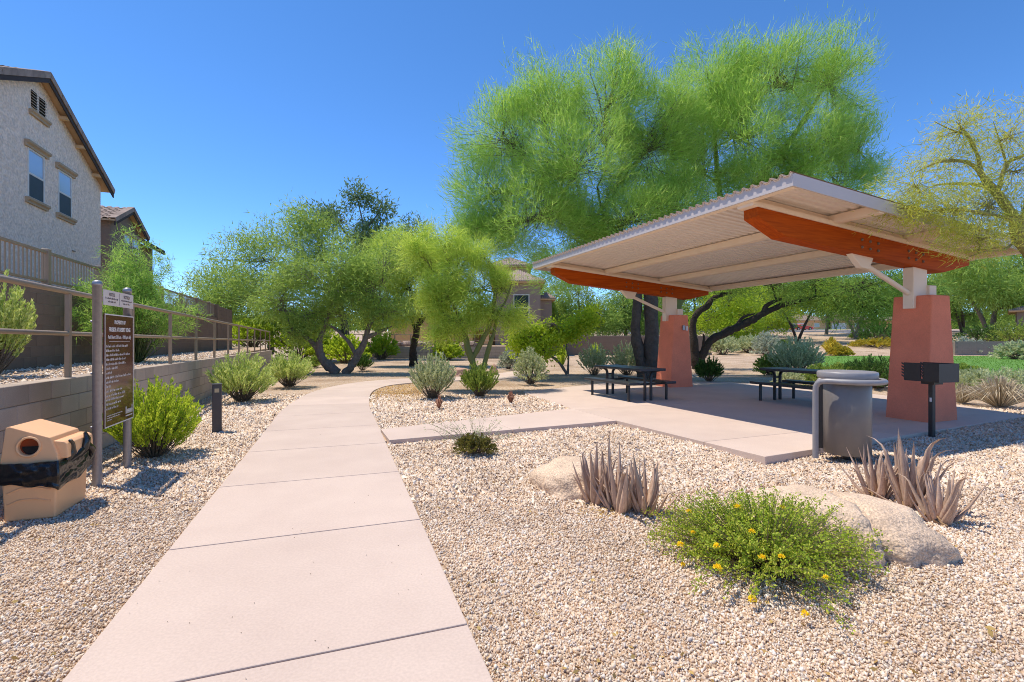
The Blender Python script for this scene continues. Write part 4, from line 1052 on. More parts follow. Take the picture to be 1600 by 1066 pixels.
# middle left group
Y = 20.2
tree('mesquite_tree', 'grey mesquite with two trunks spreading in a V beside the path', gp(533, 583),
     [(A((527, 585), (515, 573), (503, 560), (498, 545), (503, 520), (512, 495), (520, 470), Y=Y), [.22, .19, .16, .14, .10, .07, .04]), (A((500, 552), (488, 535), (472, 523), (455, 512), Y=Y), [.12, .10, .07, .03]),
      (A((538, 585), (549, 572), (558, 555), (570, 532), (576, 510), (590, 490), Y=Y), [.18, .16, .15, .13, .1, .05]), (A((556, 555), (545, 535), (525, 515), (508, 505), Y=Y), [.09, .07, .05, .03]), (A((572, 528), (590, 520), (612, 510), Y=Y), [.1, .07, .03])],
     [lob(480, 490, Y, 55, 35, 1), lob(440, 470, Y, 50, 45, .9), lob(520, 455, Y, 60, 45, 1.1), lob(575, 450, Y, 50, 50, 1), lob(540, 415, Y, 60, 45, 1), lob(480, 425, Y, 60, 45, 1), lob(605, 490, Y, 38, 25, .6), lob(600, 420, Y, 50, 50, .8), lob(450, 520, Y, 45, 20, .5), lob(540, 490, Y, 50, 25, .6)],
     LF['mesqlight'], M['barkgrey'], 15, tufts=88, K=36, tr=.22, L=.24, w=.034, up=.1, spread=.7, grav=.15, gap=-.06, ns=.8)
Y = 33
tree('mesquite_tree', 'wide rounded green tree rising behind the dark block wall', (-11.5, 34, .4),
     [([(-11.5, 34, .2), (-11.6, 34, 2), (-12.2, 34, 4.5)], [.3, .26, .15])],
     [lob(355, 470, Y, 55, 50, 1), lob(390, 410, Y, 60, 45, 1), lob(450, 385, Y, 65, 45, 1.1), lob(430, 450, Y - 1, 70, 60, 1.3), lob(500, 400, Y, 60, 55, 1), lob(330, 490, Y, 45, 45, .8), lob(480, 345, Y, 45, 22, .5), lob(375, 520, Y, 70, 35, .8)],
     LF['mesqlight'], M['barkbrown'], 16, tufts=95, K=40, tr=.38, L=.34, w=.055, up=.2, spread=.7, gap=-.2)
tree('mesquite_tree', 'pale green tree at the far end of the block wall', (-18.5, 37.5, .4),
     [([(-18.5, 37.5, .2), (-18.6, 37.5, 2), (-18.8, 37.5, 4)], [.25, .2, .1])],
     [lob(345, 440, 37, 42, 30, 1), lob(320, 470, 37, 40, 40, 1), lob(385, 470, 37, 50, 40, 1)], LF['mesqlight'], M['barkbrown'], 26, tufts=70, K=36, tr=.4, L=.35, w=.06, up=.3, spread=.7, gap=-.2)
Y = 35
tree('acacia_tree', 'dark tall sparse tree with bare curling tips in the middle', (-9.6, 35, .2),
     [([(-9.6, 35, .1), (-9.7, 35, 3), (-10.2, 35, 5.5)] + A((572, 380), (563, 330), (552, 296), Y=Y), [.22, .18, .11, .07, .04, .02]), (A((565, 365), (590, 335), (598, 312), Y=Y), [.08, .05, .02]), (A((560, 390), (530, 350), (520, 318), Y=Y), [.08, .05, .02])],
     [lob(565, 375, Y, 42, 35, 1.1), lob(558, 310, Y, 22, 20, .45), lob(592, 330, Y, 20, 28, .45), lob(535, 345, Y, 35, 28, .6), lob(490, 335, Y, 24, 14, .3), lob(560, 420, Y, 60, 45, 1.1), lob(600, 400, Y, 45, 40, .8), lob(640, 400, Y, 45, 40, .8), lob(650, 365, Y, 30, 22, .4)],
     LF['dark'], M['barkgrey'], 17, tufts=85, K=22, tr=.30, L=.34, w=.085, up=.2, spread=.6, gap=-.1, diamond=True)
Y = 25.5
tree('palo_verde_tree', 'lime green palo verde with leaning dark trunk in front of the tan building', (gp(646, 571)),
     [(A((646, 573), (645, 555), (648, 530), (655, 505), (668, 490), (685, 478), Y=Y), [.22, .19, .17, .15, .12, .06]), (A((650, 520), (640, 490), (625, 465), Y=Y), [.1, .07, .03]), (A((668, 490), (672, 460), (668, 430), Y=Y), [.08, .06, .03])],
     [lob(600, 425, Y, 45, 45, 1), lob(640, 395, Y, 55, 38, 1), lob(590, 470, Y, 38, 30, .7), lob(640, 450, Y, 55, 45, 1.2), lob(690, 420, Y, 50, 45, 1), lob(655, 380, Y, 40, 25, .6), lob(715, 440, Y, 35, 32, .6), lob(605, 500, Y, 36, 22, .5), lob(640, 485, Y, 40, 22, .6), lob(700, 480, Y, 42, 28, .7), lob(570, 440, Y, 30, 40, .5)],
     LF['palolime'], M['barkdark'], 18, tufts=85, K=62, tr=.26, L=.40, w=.026, up=.2, spread=.45, grav=.1, gap=-.03, ns=.8)
Y = 13.6
tree('palo_verde_tree', 'lime palo verde with forked green trunk growing out of a green shrub', gp(746, 609),
     [(A((745, 612), (743, 585), (738, 565), (730, 540), (725, 515), (715, 490), (700, 465), Y=Y), [.12, .11, .10, .085, .07, .05, .02]), (A((738, 562), (755, 530), (768, 500), (772, 470), (780, 430), Y=Y), [.08, .07, .06, .05, .02]),
      (A((748, 600), (757, 570), (763, 545), (772, 520), (776, 490), Y=Y), [.07, .06, .055, .05, .02]), (A((726, 510), (700, 495), (685, 482), Y=Y), [.05, .04, .015]), (A((765, 508), (790, 470), (800, 440), Y=Y), [.05, .03, .012])],
     [lob(720, 420, Y, 45, 42, 1), lob(690, 470, Y, 42, 32, .9), lob(745, 455, Y, 45, 45, 1.1), lob(752, 400, Y, 34, 26, .6), lob(710, 500, Y, 38, 24, .6), lob(785, 455, Y, 28, 30, .5), lob(700, 385, Y, 28, 26, .5), lob(660, 450, Y, 32, 32, .6), lob(765, 485, Y, 40, 30, .7), lob(700, 520, Y, 34, 16, .35), lob(800, 495, Y, 28, 28, .4), lob(650, 400, Y, 32, 32, .5)],
     LF['palolime'], M['barkgreen'], 19, tufts=74, K=58, tr=.13, L=.21, w=.0145, up=.05, spread=.5, grav=.16, gap=-.03, ns=1.3, twig=.012)
Y = 19.2
tree('brittlebush_tree', 'low bright yellow-green bushy tree left of the far picnic table', gp(884, 586),
     [(A((886, 585), (872, 565), (850, 550), (835, 535), Y=Y), [.06, .05, .04, .02]), (A((887, 585), (888, 560), (885, 540), (890, 520), Y=Y), [.05, .04, .03, .02]), (A((850, 550), (845, 530), (860, 510), Y=Y), [.03, .025, .01])],
     [lob(830, 525, Y, 36, 32, 1), lob(865, 505, Y, 38, 26, 1), lob(905, 500, Y, 34, 24, .8), lob(850, 545, Y, 28, 18, .5)], LF['bright'], M['barkgrey'], 20, tufts=75, K=34, tr=.17, L=.15, w=.075, up=.2, spread=.7, gap=-.2, diamond=True, twig=.012)
# trees behind the low far wall, between clubhouse and shelter
for (px, Yt, h, lf, lab, sd) in ((905, 47, 8.4, 'mesqlight', 'soft green tree behind the far wall left of the shelter', 31), (975, 49, 8.6, 'mesq', 'darker green tree behind the far picnic table and wall', 32), (1140, 52, 7.6, 'bright', 'sunlit yellow-green tree framed by the mesquite branches', 33),
                             (860, 55, 8.0, 'mesqlight', 'pale green tree close to the tan clubhouse wall', 34)):
    c = at(px, 530, Yt); z0 = float(hz(c.x, c.y)); s = Yt / F
    tree('mesquite_tree', lab, (c.x, c.y, z0), [([(c.x, c.y, z0 - .2), (c.x + .2, c.y, z0 + h * .3), (c.x - .1, c.y, z0 + h * .6)], [.2, .16, .08])],
         [((c.x - 2.0, c.y, z0 + h * .42), (2.3, 1.8, 1.6), 1.2), ((c.x + 2.0, c.y, z0 + h * .45), (2.3, 1.8, 1.7), 1.2), ((c.x, c.y, z0 + h * .7), (2.6, 2, 2.0), 1.5), ((c.x + .4, c.y - 1, z0 + h * .28), (3.2, 1.2, 1.2), 1.1)],
         LF[lf], M['barkbrown'], sd, tufts=75, K=36, tr=.36, L=.36, w=.075, up=.1, spread=.7, gap=-.25)
for (px, Yt, h, lf, lab, sd) in [(1010, 56, 9.5, 'mesqlight', 'tall soft tree between the brown trunk and the far pier', 35), (1085, 60, 9.5, 'mesq', 'green tree just right of the far pier beyond the wall', 36), (1195, 64, 8.6, 'bright', 'yellow-green tree behind the leaning mesquite limbs', 37), (820, 60, 9.0, 'mesq', 'dark green tree rising behind the clubhouse roofs', 38)]:
    c = at(px, 530, Yt); z0 = float(hz(c.x, c.y))
    tree('mesquite_tree', lab, (c.x, c.y, z0), [([(c.x, c.y, z0 - .2), (c.x + .2, c.y, z0 + h * .3), (c.x - .1, c.y, z0 + h * .6)], [.2, .16, .08])],
         [((c.x - 2.2, c.y, z0 + h * .42), (2.6, 2, 1.9), 1.2), ((c.x + 2.2, c.y, z0 + h * .45), (2.6, 2, 1.9), 1.2), ((c.x, c.y, z0 + h * .7), (3, 2, 2.2), 1.5), ((c.x + .4, c.y - 1, z0 + h * .26), (3.4, 1.2, 1.3), 1.1)],
         LF[lf], M['barkbrown'], sd, tufts=75, K=34, tr=.42, L=.40, w=.09, up=.1, spread=.7, gap=-.25)
# street side trees on the right
def small_tree(label, px, Yt, h, wd, lf, bark, sd, stems=2, name='desert_tree', droop=0., lift=.5, K=34, w=.10, tufts=40):
    c = at(px, 530, Yt); z0 = float(hz(c.x, c.y)); rg = np.random.default_rng(sd); tr_ = []
    for k in range(stems):
        a = rg.uniform(-1, 1); tr_.append(([(c.x + .1 * k, c.y, z0 - .2), (c.x + a * wd * .12 + .1 * k, c.y, z0 + h * .3), (c.x + a * wd * .3, c.y + rg.uniform(-.5, .5), z0 + h * .62)], [.022 * h, .02 * h, .008 * h]))
    lb = [((c.x + rg.uniform(-.5, .5) * wd * .75, c.y + rg.uniform(-.3, .3) * wd, z0 + h * rg.uniform(lift, .88)), (wd * .30, wd * .28, h * .16), 1) for _ in range(7)]
    return tree(name, label, (c.x, c.y, z0), tr_, lb, LF[lf], bark, sd, tufts=tufts, K=K, tr=wd * .055, L=wd * .06, w=w, up=.1 - droop, spread=.7, grav=droop, gap=-.3)
small_tree('dark trunked tree with yellow-green crown in front of the red car', 1245, 58, 7.2, 8.5, 'bright', M['barkdark'], 41, 2, lift=.58)
small_tree('pale multi-stemmed tree beside the street behind the yellow bush', 1335, 62, 7.4, 9.5, 'mesq', M['barkgrey'], 42, 3, lift=.55)
small_tree('tall drooping tree with thick trunk at the right edge', 1548, 60, 11.5, 12, 'mesqlight', M['barkgrey'], 43, 3, droop=.5, lift=.30, K=46, w=.11, tufts=70)
small_tree('green tree between the near pier and the drooping tree', 1505, 76, 10, 10, 'mesq', M['barkbrown'], 44, 2, lift=.3, tufts=60)
small_tree('shady dark tree at the right edge behind the planter', 1590, 70, 9, 9, 'mesq', M['barkdark'], 45, 2, lift=.3, tufts=60)
small_tree('round green tree left of the near pier by the street', 1425, 72, 8.5, 9, 'mesq', M['barkbrown'], 51, 2, lift=.5)
small_tree('light green tree right of the red car by the street', 1290, 76, 8.5, 10, 'mesqlight', M['barkgrey'], 52, 3, lift=.55)
small_tree('dense green tree beyond the leaning mesquite left of the cars', 1160, 72, 8.5, 11, 'mesq', M['barkbrown'], 53, 2, lift=.3, tufts=60)
small_tree('dense tree beyond the golden bush close to the near pier', 1455, 90, 10, 12, 'mesq', M['barkbrown'], 54, 2, lift=.35, tufts=60)
small_tree('street tree beyond the road with bare lower trunk', 1305, 150, 9, 11, 'mesqlight', M['barkgrey'], 46, 2)
small_tree('second street tree beyond the road with spreading crown', 1400, 145, 10, 13, 'mesq', M['barkgrey'], 47, 2)
small_tree('street tree beyond the road behind the dark pickup', 1195, 150, 10, 14, 'mesqlight', M['barkgrey'], 48, 2)
# far wood that closes the view
def wood():
    rg = np.random.default_rng(50); C = []; D = []
    for i in range(1700):
        x = rg.uniform(-150, 190); y = rg.uniform(165, 200); top = 7.0 + 2.6 * mnoise.noise((x * .05, 3, 0)) + 1.6 * mnoise.noise((x * .19, 5, 0))
        z = 2.5 + top * rg.uniform(0, 1) ** .7; C.append((x, y, z)); D.append((rg.normal() * .3, -.4, .7))
    C = np.array(C); D = norm(np.array(D)); n = len(C) * 18
    p = np.repeat(C, 18, 0) + rg.normal(0, 1.2, (n, 3)) * np.array([1.2, 1, .8]); d = np.repeat(D, 18, 0) + rg.normal(0, .6, (n, 3))
    V, T = leaves(p, d, 1.45, .85, rg); o = np_mesh('far_wood', V, T, LF['mesq']); tag(o, 'far green belt of trees beyond the street and houses', kind='stuff')
wood()

# ---------------------------------------------------------------- shrubs
def shrub(label, loc, wd, h, leaf, seed, kind='upright', n=150, per=26, L=.03, w=.012, stem=None, name='shrub', group=None, cat='shrub', spread=1.0, flat=False):
    """many stems from one crown, each set with leaves"""
    rg = np.random.default_rng(seed); t = thing(name, label, cat, loc, 0, group)
    az = rg.uniform(0, 2 * np.pi, n); f = rg.uniform(0, 1, n) ** .5
    if kind == 'upright': tip = np.stack([np.cos(az) * f * wd * .5, np.sin(az) * f * wd * .5, h * (1.0 - .42 * f ** 2.2) * rg.uniform(.62, 1.06, n)], 1)
    elif kind == 'dome': tip = np.stack([np.cos(az) * f * wd * .5, np.sin(az) * f * wd * .5, h * np.sqrt(np.maximum(.03, 1 - f ** 2.2)) * rg.uniform(.75, 1.1, n)], 1)
    else: tip = np.stack([np.cos(az) * f * wd * .5, np.sin(az) * f * wd * .5, h * (.25 + .75 * (1 - f ** 2)) * rg.uniform(.5, 1.1, n)], 1)
    root = tip * np.array([.16, .16, 0]) + rg.normal(0, .02 * wd, (n, 3)) * np.array([1, 1, 0])
    ctrl = root * .4 + tip * .6 + np.array([0, 0, 1]) * (h * (-.02 if kind == 'upright' else .10)) + rg.normal(0, .03 * wd, (n, 3))
    s = rg.uniform(.30, 1, (n, per, 1)) ** .8
    P = (1 - s) ** 2 * root[:, None] + 2 * s * (1 - s) * ctrl[:, None] + s * s * tip[:, None]
    Dd = 2 * (1 - s) * (ctrl - root)[:, None] + 2 * s * (tip - ctrl)[:, None]; Dd = norm(Dd)
    P = P + rg.normal(0, .006, P.shape) * np.array(1.0)
    d = Dd * .9 * spread + rg.normal(0, .30 if kind == 'upright' else .55, P.shape) + np.array([0, 0, .25])
    P = P.reshape(-1, 3); d = d.reshape(-1, 3); P[:, 2] = np.maximum(P[:, 2], .012)
    V, T = leaves(P, d, L, w, rg); np_mesh('foliage', V, T, leaf, t)
    tw = Twigs()
    for i in range(0, n, 2):
        q = np.linspace(0, .93, 5)[:, None]; tw.add((1 - q) ** 2 * root[i] + 2 * q * (1 - q) * ctrl[i] + q * q * tip[i], .006 * max(.6, wd), .0022, 3)
    tw.build('stems', stem or M['twig'], t)
    return t
shrub('bright lime green shrub behind the park sign posts', gp(236, 714) + Vector((-.06, .12, -.03)), 1.06, .93, LF['lime'], 60, n=300, per=62, L=.042, w=.016)
shrub('rounded pale green shrub directly behind the bollard light', gp(378, 627), 1.42, 1.08, LF['sagelime'], 61, n=260, per=50, L=.075, w=.017)
shrub('second rounded pale green shrub further along the low wall', gp(452, 604), 1.40, 1.02, LF['sagelime'], 62, n=230, per=44, L=.085, w=.021)
shrub('round grey-green shrub right of the path bend', gp(676, 622), 1.12, 1.06, LF['sage'], 63, n=230, per=46, L=.070, w=.020)
shrub('green rosemary-like shrub round the foot of the forked green trunk', gp(750, 619), 1.00, .82, LF['rose'], 64, n=230, per=46, L=.055, w=.016)
shrub('loose grey shrub between green trunk and far picnic table', gp(829, 600), 1.15, 1.06, LF['sage'], 65, n=150, per=36, L=.07, w=.026, kind='dome')
shrub('small silver mound shrub in front of the far low wall', gp(795, 577), 1.05, .85, LF['grey'], 66, n=110, per=30, L=.11, w=.035, kind='dome')
shrub('feathery grey-green shrub left behind the far picnic table', gp(928, 586), 1.35, 1.25, LF['sage'], 67, n=130, per=36, L=.10, w=.026)
shrub('feathery green shrub behind the far picnic table near the trunk', gp(980, 586), 1.5, 1.3, LF['sage'], 68, n=140, per=36, L=.10, w=.028)
shrub('dark green shrub at the foot of the leaning mesquite', gp(1108, 596), .92, .80, LF['deep'], 69, n=170, per=36, L=.085, w=.024)
shrub('big silver-green shrub behind the right picnic table', gp(1243, 588) , 1.95, 1.50, LF['sage'], 70, n=240, per=44, L=.11, w=.028)
shrub('lower green shrub left of the big silver-green shrub', gp(1203, 586), 1.3, .75, LF['rose'], 71, n=130, per=36, L=.1, w=.03, kind='dome')
shrub('low sparse dark shrub below the table top in the middle', gp(1232, 603), .95, .50, LF['sage'], 72, n=90, per=26, L=.07, w=.02, kind='dome')
for i, (px, py, wd, h, lf, lab) in enumerate(((1300, 602, 2.2, .62, 'rose', 'spreading green shrub behind the litter bin lid'), (1365, 606, 2.0, .85, 'deep', 'dark green shrub just left of the near red pier'), (1335, 588, 2.6, .42, 'bright', 'bright green low shrub at the edge of the lawn'),
        (1525, 620, 1.4, .6, 'sage', 'grey-green grassy shrub right of the barbecue grill'), (1500, 606, 1.8, .62, 'rose', 'green shrub beyond the near pier by the lawn'), (1560, 618, 2.2, .62, 'sage', 'wide silver-green shrub in front of the lawn at right'))):
    shrub(lab, gp(px, py), wd, h, LF[lf], 80 + i, n=200, per=40, L=.095, w=.022, kind='dome')
def grass_clump(label, loc, wd, h, leaf, seed, n=420, w=.012, name='grass_clump', group=None):
    rg = np.random.default_rng(seed); t = thing(name, label, 'grass clump', loc, 0, group); az = rg.uniform(0, 6.283, n); f = rg.uniform(.05, 1, n)
    tip = np.stack([np.cos(az) * f * wd * .5, np.sin(az) * f * wd * .5, h * (1 - .75 * f ** 2) * rg.uniform(.6, 1.1, n)], 1); root = tip * np.array([.12, .12, 0])
    mid = root * .35 + tip * .65 + np.array([0, 0, .30 * h]); side = norm(np.cross(tip - root, rg.normal(size=(n, 3)))) * w * .5
    V = np.stack([root - side, root + side, mid - side * .9, mid + side * .9, tip], 1).reshape(-1, 3); b = np.arange(n)[:, None] * 5
    T = np.concatenate([b + np.array([[0, 1, 3]]), b + np.array([[0, 3, 2]]), b + np.array([[2, 3, 4]])]); np_mesh('blades', V, T, leaf, t); return t
grass_clump('dry straw-coloured grass clump at the right edge by the patio corner', gp(1562, 635), 1.7, .62, LF['straw'], 90, 520, .016)
grass_clump('dry grass clump beside the grey-green shrub right of the near pier', gp(1503, 629), 1.2, .42, LF['straw'], 91, 260, .014)
grass_clump('spiky yellow-green yucca near the low bushy tree', gp(878, 571), 1.0, 1.15, LF['bright'], 92, 160, .03, 'yucca')
grass_clump('second spiky yellow-green yucca in front of the far wall', gp(930, 564), 1.3, 1.15, LF['bright'], 93, 170, .035, 'yucca')
grass_clump('golden spiky clump beyond the lawn seen under the roof', (at(1299, 556, 44).x, 44, float(hz(28, 44)) ), 2.3, 1.5, LF['gold'], 94, 300, .06, 'yucca')
for i, (px, Ys, wd, h, lf, lab) in enumerate(((1312, 41.5, 2.0, .75, 'gold', 'golden low bush beside the far edge of the lawn'), (1370, 50, 5.0, .9, 'gold', 'wide golden flowering bush beyond the lawn'), (1372, 56, 4.2, 2.6, 'deep', 'upright dark shrub behind the golden bush'),
        (1128, 44, 3.2, 2.0, 'sage', 'round grey shrub beyond the mesquite trunk'), (1172, 46, 3.4, 1.5, 'sage', 'pale grey shrub beside the street left of the cars'), (1198, 42, 2.6, 1.9, 'grey', 'silver round shrub just below the pickup'),
        (1535, 52, 5.2, 2.2, 'deep', 'clipped dark shrub below the drooping tree'), (1510, 44, 3.6, 1.4, 'grey', 'grey low shrub beyond the lawn at right'), (1592, 48, 5.5, 3.0, 'rose', 'big green hedge shrub at the right edge'),
        (1420, 88, 5, 2.2, 'mesq', 'shrub by the street behind the near pier'), (568, 19.5, 0, 0, '', ''), (1590, 34, 3.0, 1.2, 'sage', 'grey shrub in front of the block planter'), (1215, 52, 3.0, .7, 'rose', 'low green shrub on the rise below the red car'), (1400, 60, 3.2, 1.0, 'sage', 'grey shrub on the rise left of the near pier'), (1345, 66, 3.0, .8, 'rose', 'green shrub at the foot of the pale multi-stemmed tree'), (1150, 56, 5.0, 1.8, 'deep', 'dark shrub in shade beyond the leaning mesquite'), (1112, 50, 3.6, 1.5, 'rose', 'green shrub against the far low wall right of the pier'), (1050, 38, 3.0, 1.4, 'sage', 'grey shrub between the brown trunk and far pier'))):
    if not wd: continue
    c = at(px, 530, Ys); shrub(lab, (c.x, Ys, float(hz(c.x, Ys))), wd, h, LF[lf], 100 + i, n=130, per=34, L=.20, w=.075, kind='dome')
shrub('dark green low shrub at the foot of the grey V-shaped mesquite', gp(566, 579), 1.0, .72, LF['deep'], 120, n=110, per=32, L=.10, w=.03)
shrub('small green weed cluster behind the second pale shrub', gp(492, 574), 1.3, .55, LF['rose'], 121, n=80, per=26, L=.1, w=.04, kind='dome')
for i, (px, Ys, wd, h, lab) in enumerate(((470, 31, 4, 2.6, 'bright leafy bush at the end of the low wall'), (505, 30, 2.6, 2.2, 'bright leafy bush between the mesquite trunks'), (395, 30.5, 3.6, 1.8, 'low yellow-green bush beyond the railing end'), (597, 34, 2.6, 1.9, 'small bright bush in front of the tan building'), (540, 29, 3.0, 1.6, 'low leafy bush seen between the two V-shaped trunks'), (440, 33, 4.0, 2.4, 'leafy green bush filling the gap beyond the railing'), (700, 33, 2.4, 1.3, 'low green bush before the far wall right of the dark trunk'))):
    c = at(px, 530, Ys); z = .9 if px < 450 else float(hz(c.x, Ys)); shrub(lab, (c.x, Ys, z), wd, h, LF['bright'], 130 + i, n=120, per=34, L=.17, w=.08, kind='dome')
# terrace planting
c = at(18, 530, 6.3); shrub('pale green upright shrub on the terrace at the left edge', (c.x - .32, 6.3, .90), .95, 1.5, LF['sagelime'], 140, n=190, per=70, L=.055, w=.02)
def wispy(label, loc, wd, h, seed):
    rg = np.random.default_rng(seed); t = thing('palo_verde_shrub', label, 'shrub', loc); n = 150; tw = Twigs(); P = []; D = []
    for i in range(n):
        a = rg.uniform(0, 6.283); f = rg.uniform(.1, 1); tip = np.array([math.cos(a) * f * wd * .55, math.sin(a) * f * wd * .5, h * (1.05 - .72 * f) * rg.uniform(.55, 1.05) + .15])
        Q = curve(tip * np.array([.1, .1, .0]), tip, .16, rg, 6, .10); tw.add(Q, .009, .0022, 3)
        for q, dq in zip(Q[2:], np.gradient(Q, axis=0)[2:]):
            for _ in range(4): P.append(q + rg.normal(0, .05, 3)); D.append(dq / np.linalg.norm(dq) * .5 + rg.normal(0, .5, 3))
    tw.build('stems', M['barkgreen'], t)
    V, T = slivers(np.array(P), norm(np.array(D)), 8, .045, .15, .011, .5, .0, rg); np_mesh('foliage', V, T, LF['palo'], t); return t
c = at(212, 530, 10.4); wispy('wispy green palo verde shrub on the terrace behind the sign', (c.x, 10.4, .90), 2.3, 2.75, 141)
c = at(345, 530, 25.5)
for i, s_ in enumerate((8.6, 10.2, 11.8, 13.4, 14.8)):
    p = BW - NV * 1.3 + DV * s_; shrub(('leafy green shrub behind the picket fence beside the wispy shrub', 'second leafy shrub showing through the far pickets', 'dark leafy shrub behind the middle of the far fence', 'leafy shrub behind the fence near the end pillar', 'last leafy shrub behind the fence at the pillar')[i], (p.x, p.y, .9), 2.0, 2.0, LF['deep'], 150 + i, n=100, per=30, L=.13, w=.06, kind='dome')

# dry low bush beside the side path
sp = gp(742, 708)
shrub('low olive brown bush with long sprays beside the side path', sp, .56, .22, LF['olive'], 160, n=150, per=40, L=.028, w=.012, kind='dome')
def sprays():
    rg = np.random.default_rng(161); t = [o for o in S.objects if o.get('label', '').startswith('low olive brown')][0]; tw = Twigs(); P = []; D = []
    for i in range(46):
        a = rg.uniform(-.2, 3.5) if i < 36 else rg.uniform(0, 6.28); r = rg.uniform(.28, .62); tip = np.array([math.cos(a) * r, math.sin(a) * r * .7, rg.uniform(.16, .40)])
        Q = curve((0, 0, .02), tip, .05, rg, 6, .06); tw.add(Q, .0035, .0012, 3)
        for q in Q[2:]:
            for _ in range(7): P.append(q + rg.normal(0, .012, 3)); D.append(rg.normal(0, 1, 3))
    tw.build('spray_stems', M['twig'], t); V, T = leaves(np.array(P), np.array(D), .018, .010, rg); np_mesh('spray_leaves', V, T, LF['sage'], t)
sprays()

# yellow flowering shrub in the foreground
def lantana():
    rg = np.random.default_rng(170); cx, cy = 1.60, 3.10; t = thing('flowering_shrub', 'low spreading green shrub with small yellow flower heads in the foreground', 'flowering shrub', (cx, cy, -.03))
    n = 700; az = rg.uniform(0, 6.283, n); f = rg.uniform(0, 1, n) ** .55
    rad = 1 + .16 * np.sin(az * 3 + 1) + .10 * np.sin(az * 7); f = np.where(rg.uniform(0, 1, n) < .10, f * 1.25, f)
    tip = np.stack([np.cos(az) * f * .70 * rad, np.sin(az) * f * .60 * rad, .36 * np.sqrt(np.maximum(.03, 1 - np.minimum(f, 1) ** 2.4)) * rg.uniform(.5, 1.22, n) + .02], 1)
    root = tip * np.array([.25, .25, 0]); ctrl = root * .45 + tip * .55 + np.array([0, 0, .06]); per = 50
    s = rg.uniform(.25, 1, (n, per, 1)) ** .75; P = (1 - s) ** 2 * root[:, None] + 2 * s * (1 - s) * ctrl[:, None] + s * s * tip[:, None] + rg.normal(0, .011, (n, per, 3))
    d = rg.normal(0, 1, P.shape) + np.array([0, 0, .45]); P = P.reshape(-1, 3); d = d.reshape(-1, 3); P[:, 2] = np.maximum(P[:, 2], .01)
    kk = np.array([nz3(q, 9, 4) > -.22 for q in P]); P = P[kk]; d = d[kk]
    V, T = leaves(P, d, .0185, .0105, rg); np_mesh('foliage', V, T, LF['lantana'], t)
    tw = Twigs()
    for i in range(n):
        q = np.linspace(0, 1, 5)[:, None]; tw.add((1 - q) ** 2 * root[i] + 2 * q * (1 - q) * ctrl[i] + q * q * tip[i], .0032, .0012, 3)
    tw.build('stems', M['twig'], t)
    # flower heads: domes of small petals
    fs = None
    spots = [(1095, 757), (1152, 768), (1076, 800), (1083, 833), (1063, 852), (1120, 854), (1067, 883), (1121, 888), (1191, 872), (1221, 871), (1290, 903), (1010, 902), (1394, 889), (1222, 793), (1152, 793), (1175, 832), (1404, 871), (1176, 938), (1258, 960)]
    for k, (px, py) in enumerate(spots):
        # follow the sight line down to the shrub's surface
        best = None
        for Yq in np.arange(2.2, 3.9, .01):
            p = at(px, py, Yq); x, y = p.x - cx, p.y - cy; a = math.atan2(y / .60, x / .70); rr = math.hypot(x / .70, y / .60) / (1 + .16 * math.sin(a * 3 + 1) + .1 * math.sin(a * 7))
            hgt = .36 * math.sqrt(max(.02, 1 - min(rr, 1) ** 2.4)) + .03 if rr < .97 else -1
            if p.z + .03 <= hgt: best = (x, y, p.z + .03); break
        if best is None: continue
        if fs is None:
            pr = rg.normal(size=(60, 3)); pr[:, 2] = np.abs(pr[:, 2]); pr = norm(pr); V, T = leaves(pr * .011, pr + rg.normal(0, .7, (60, 3)), .012, .009, rg)
            fs = np_mesh('flower', V, T, M['yellow'], t); o = fs
        else: o = inst('flower', fs, t)
        s = .75 + .5 * ((k * 37) % 10) / 10; o.location = best; o.scale = (s,) * 3; o.rotation_euler = (.3, .2, k)
lantana()
for i, (px, py, lab) in enumerate(((686, 638, 'small dried reddish plant left of the green trunk shrub'), (798, 630, 'small dried reddish plant at the tip of the gravel island'))):
    g_ = grass_clump(lab, gp(px, py),   .24, .27, LF['rust'], 180 + i, 90, .02, 'dried_plant'); g_['category'] = 'plant'
# fallen blossom and leaf litter
def litter(label, n, area, size, leaf, seed):
    rg = np.random.default_rng(seed); P = []
    while len(P) < n:
        p = gp(rg.uniform(area[0], area[2]), rg.uniform(area[1], area[3]))
        if rg.random() < area[4]: P.append((p.x, p.y, float(hz(p.x, p.y)) + rg.uniform(.005, .02)))
    P = np.array(P); k = ~inside(PATH_POLY, P[:, 0], P[:, 1]) & ~inside(CONN, P[:, 0], P[:, 1]) & ~inside(PATIO, P[:, 0], P[:, 1]) & (wall_s(P[:, 0], P[:, 1]) > .05)
    P = P[k]; d = rg.normal(size=P.shape); d[:, 2] *= .25; V, T = leaves(P, d, size, size * .55, rg)
    tag(np_mesh('leaf_litter', V, T, leaf), label, kind='stuff')
litter('fallen golden blossom on the gravel inside the path bend', 5200, (577, 596, 660, 628, 1), .035, LF['blossom'], 190)
litter('scattered dry brown leaves on the gravel', 420, (20, 640, 1580, 1060, .9), .035, LF['litter'], 191)
litter('dry leaves gathered round the agaves and boulders', 260, (900, 770, 1060, 806, .9), .03, LF['litter'], 192)

def specks():
    rg = np.random.default_rng(195); n = 34; P = []
    while len(P) < n:
        p = gp(rg.uniform(100, 760), rg.uniform(600, 1066))
        if inside(PATH_POLY, np.array([p.x]), np.array([p.y]))[0]: P.append((p.x, p.y, .004))
    d = rg.normal(size=(n, 3)); d[:, 2] = .03; V, T = leaves(np.array(P), d, .011, .005, rg); tag(np_mesh('leaf_litter', V, T, M['twig']), 'tiny dry specks of leaf lying on the concrete path', kind='stuff')
specks()
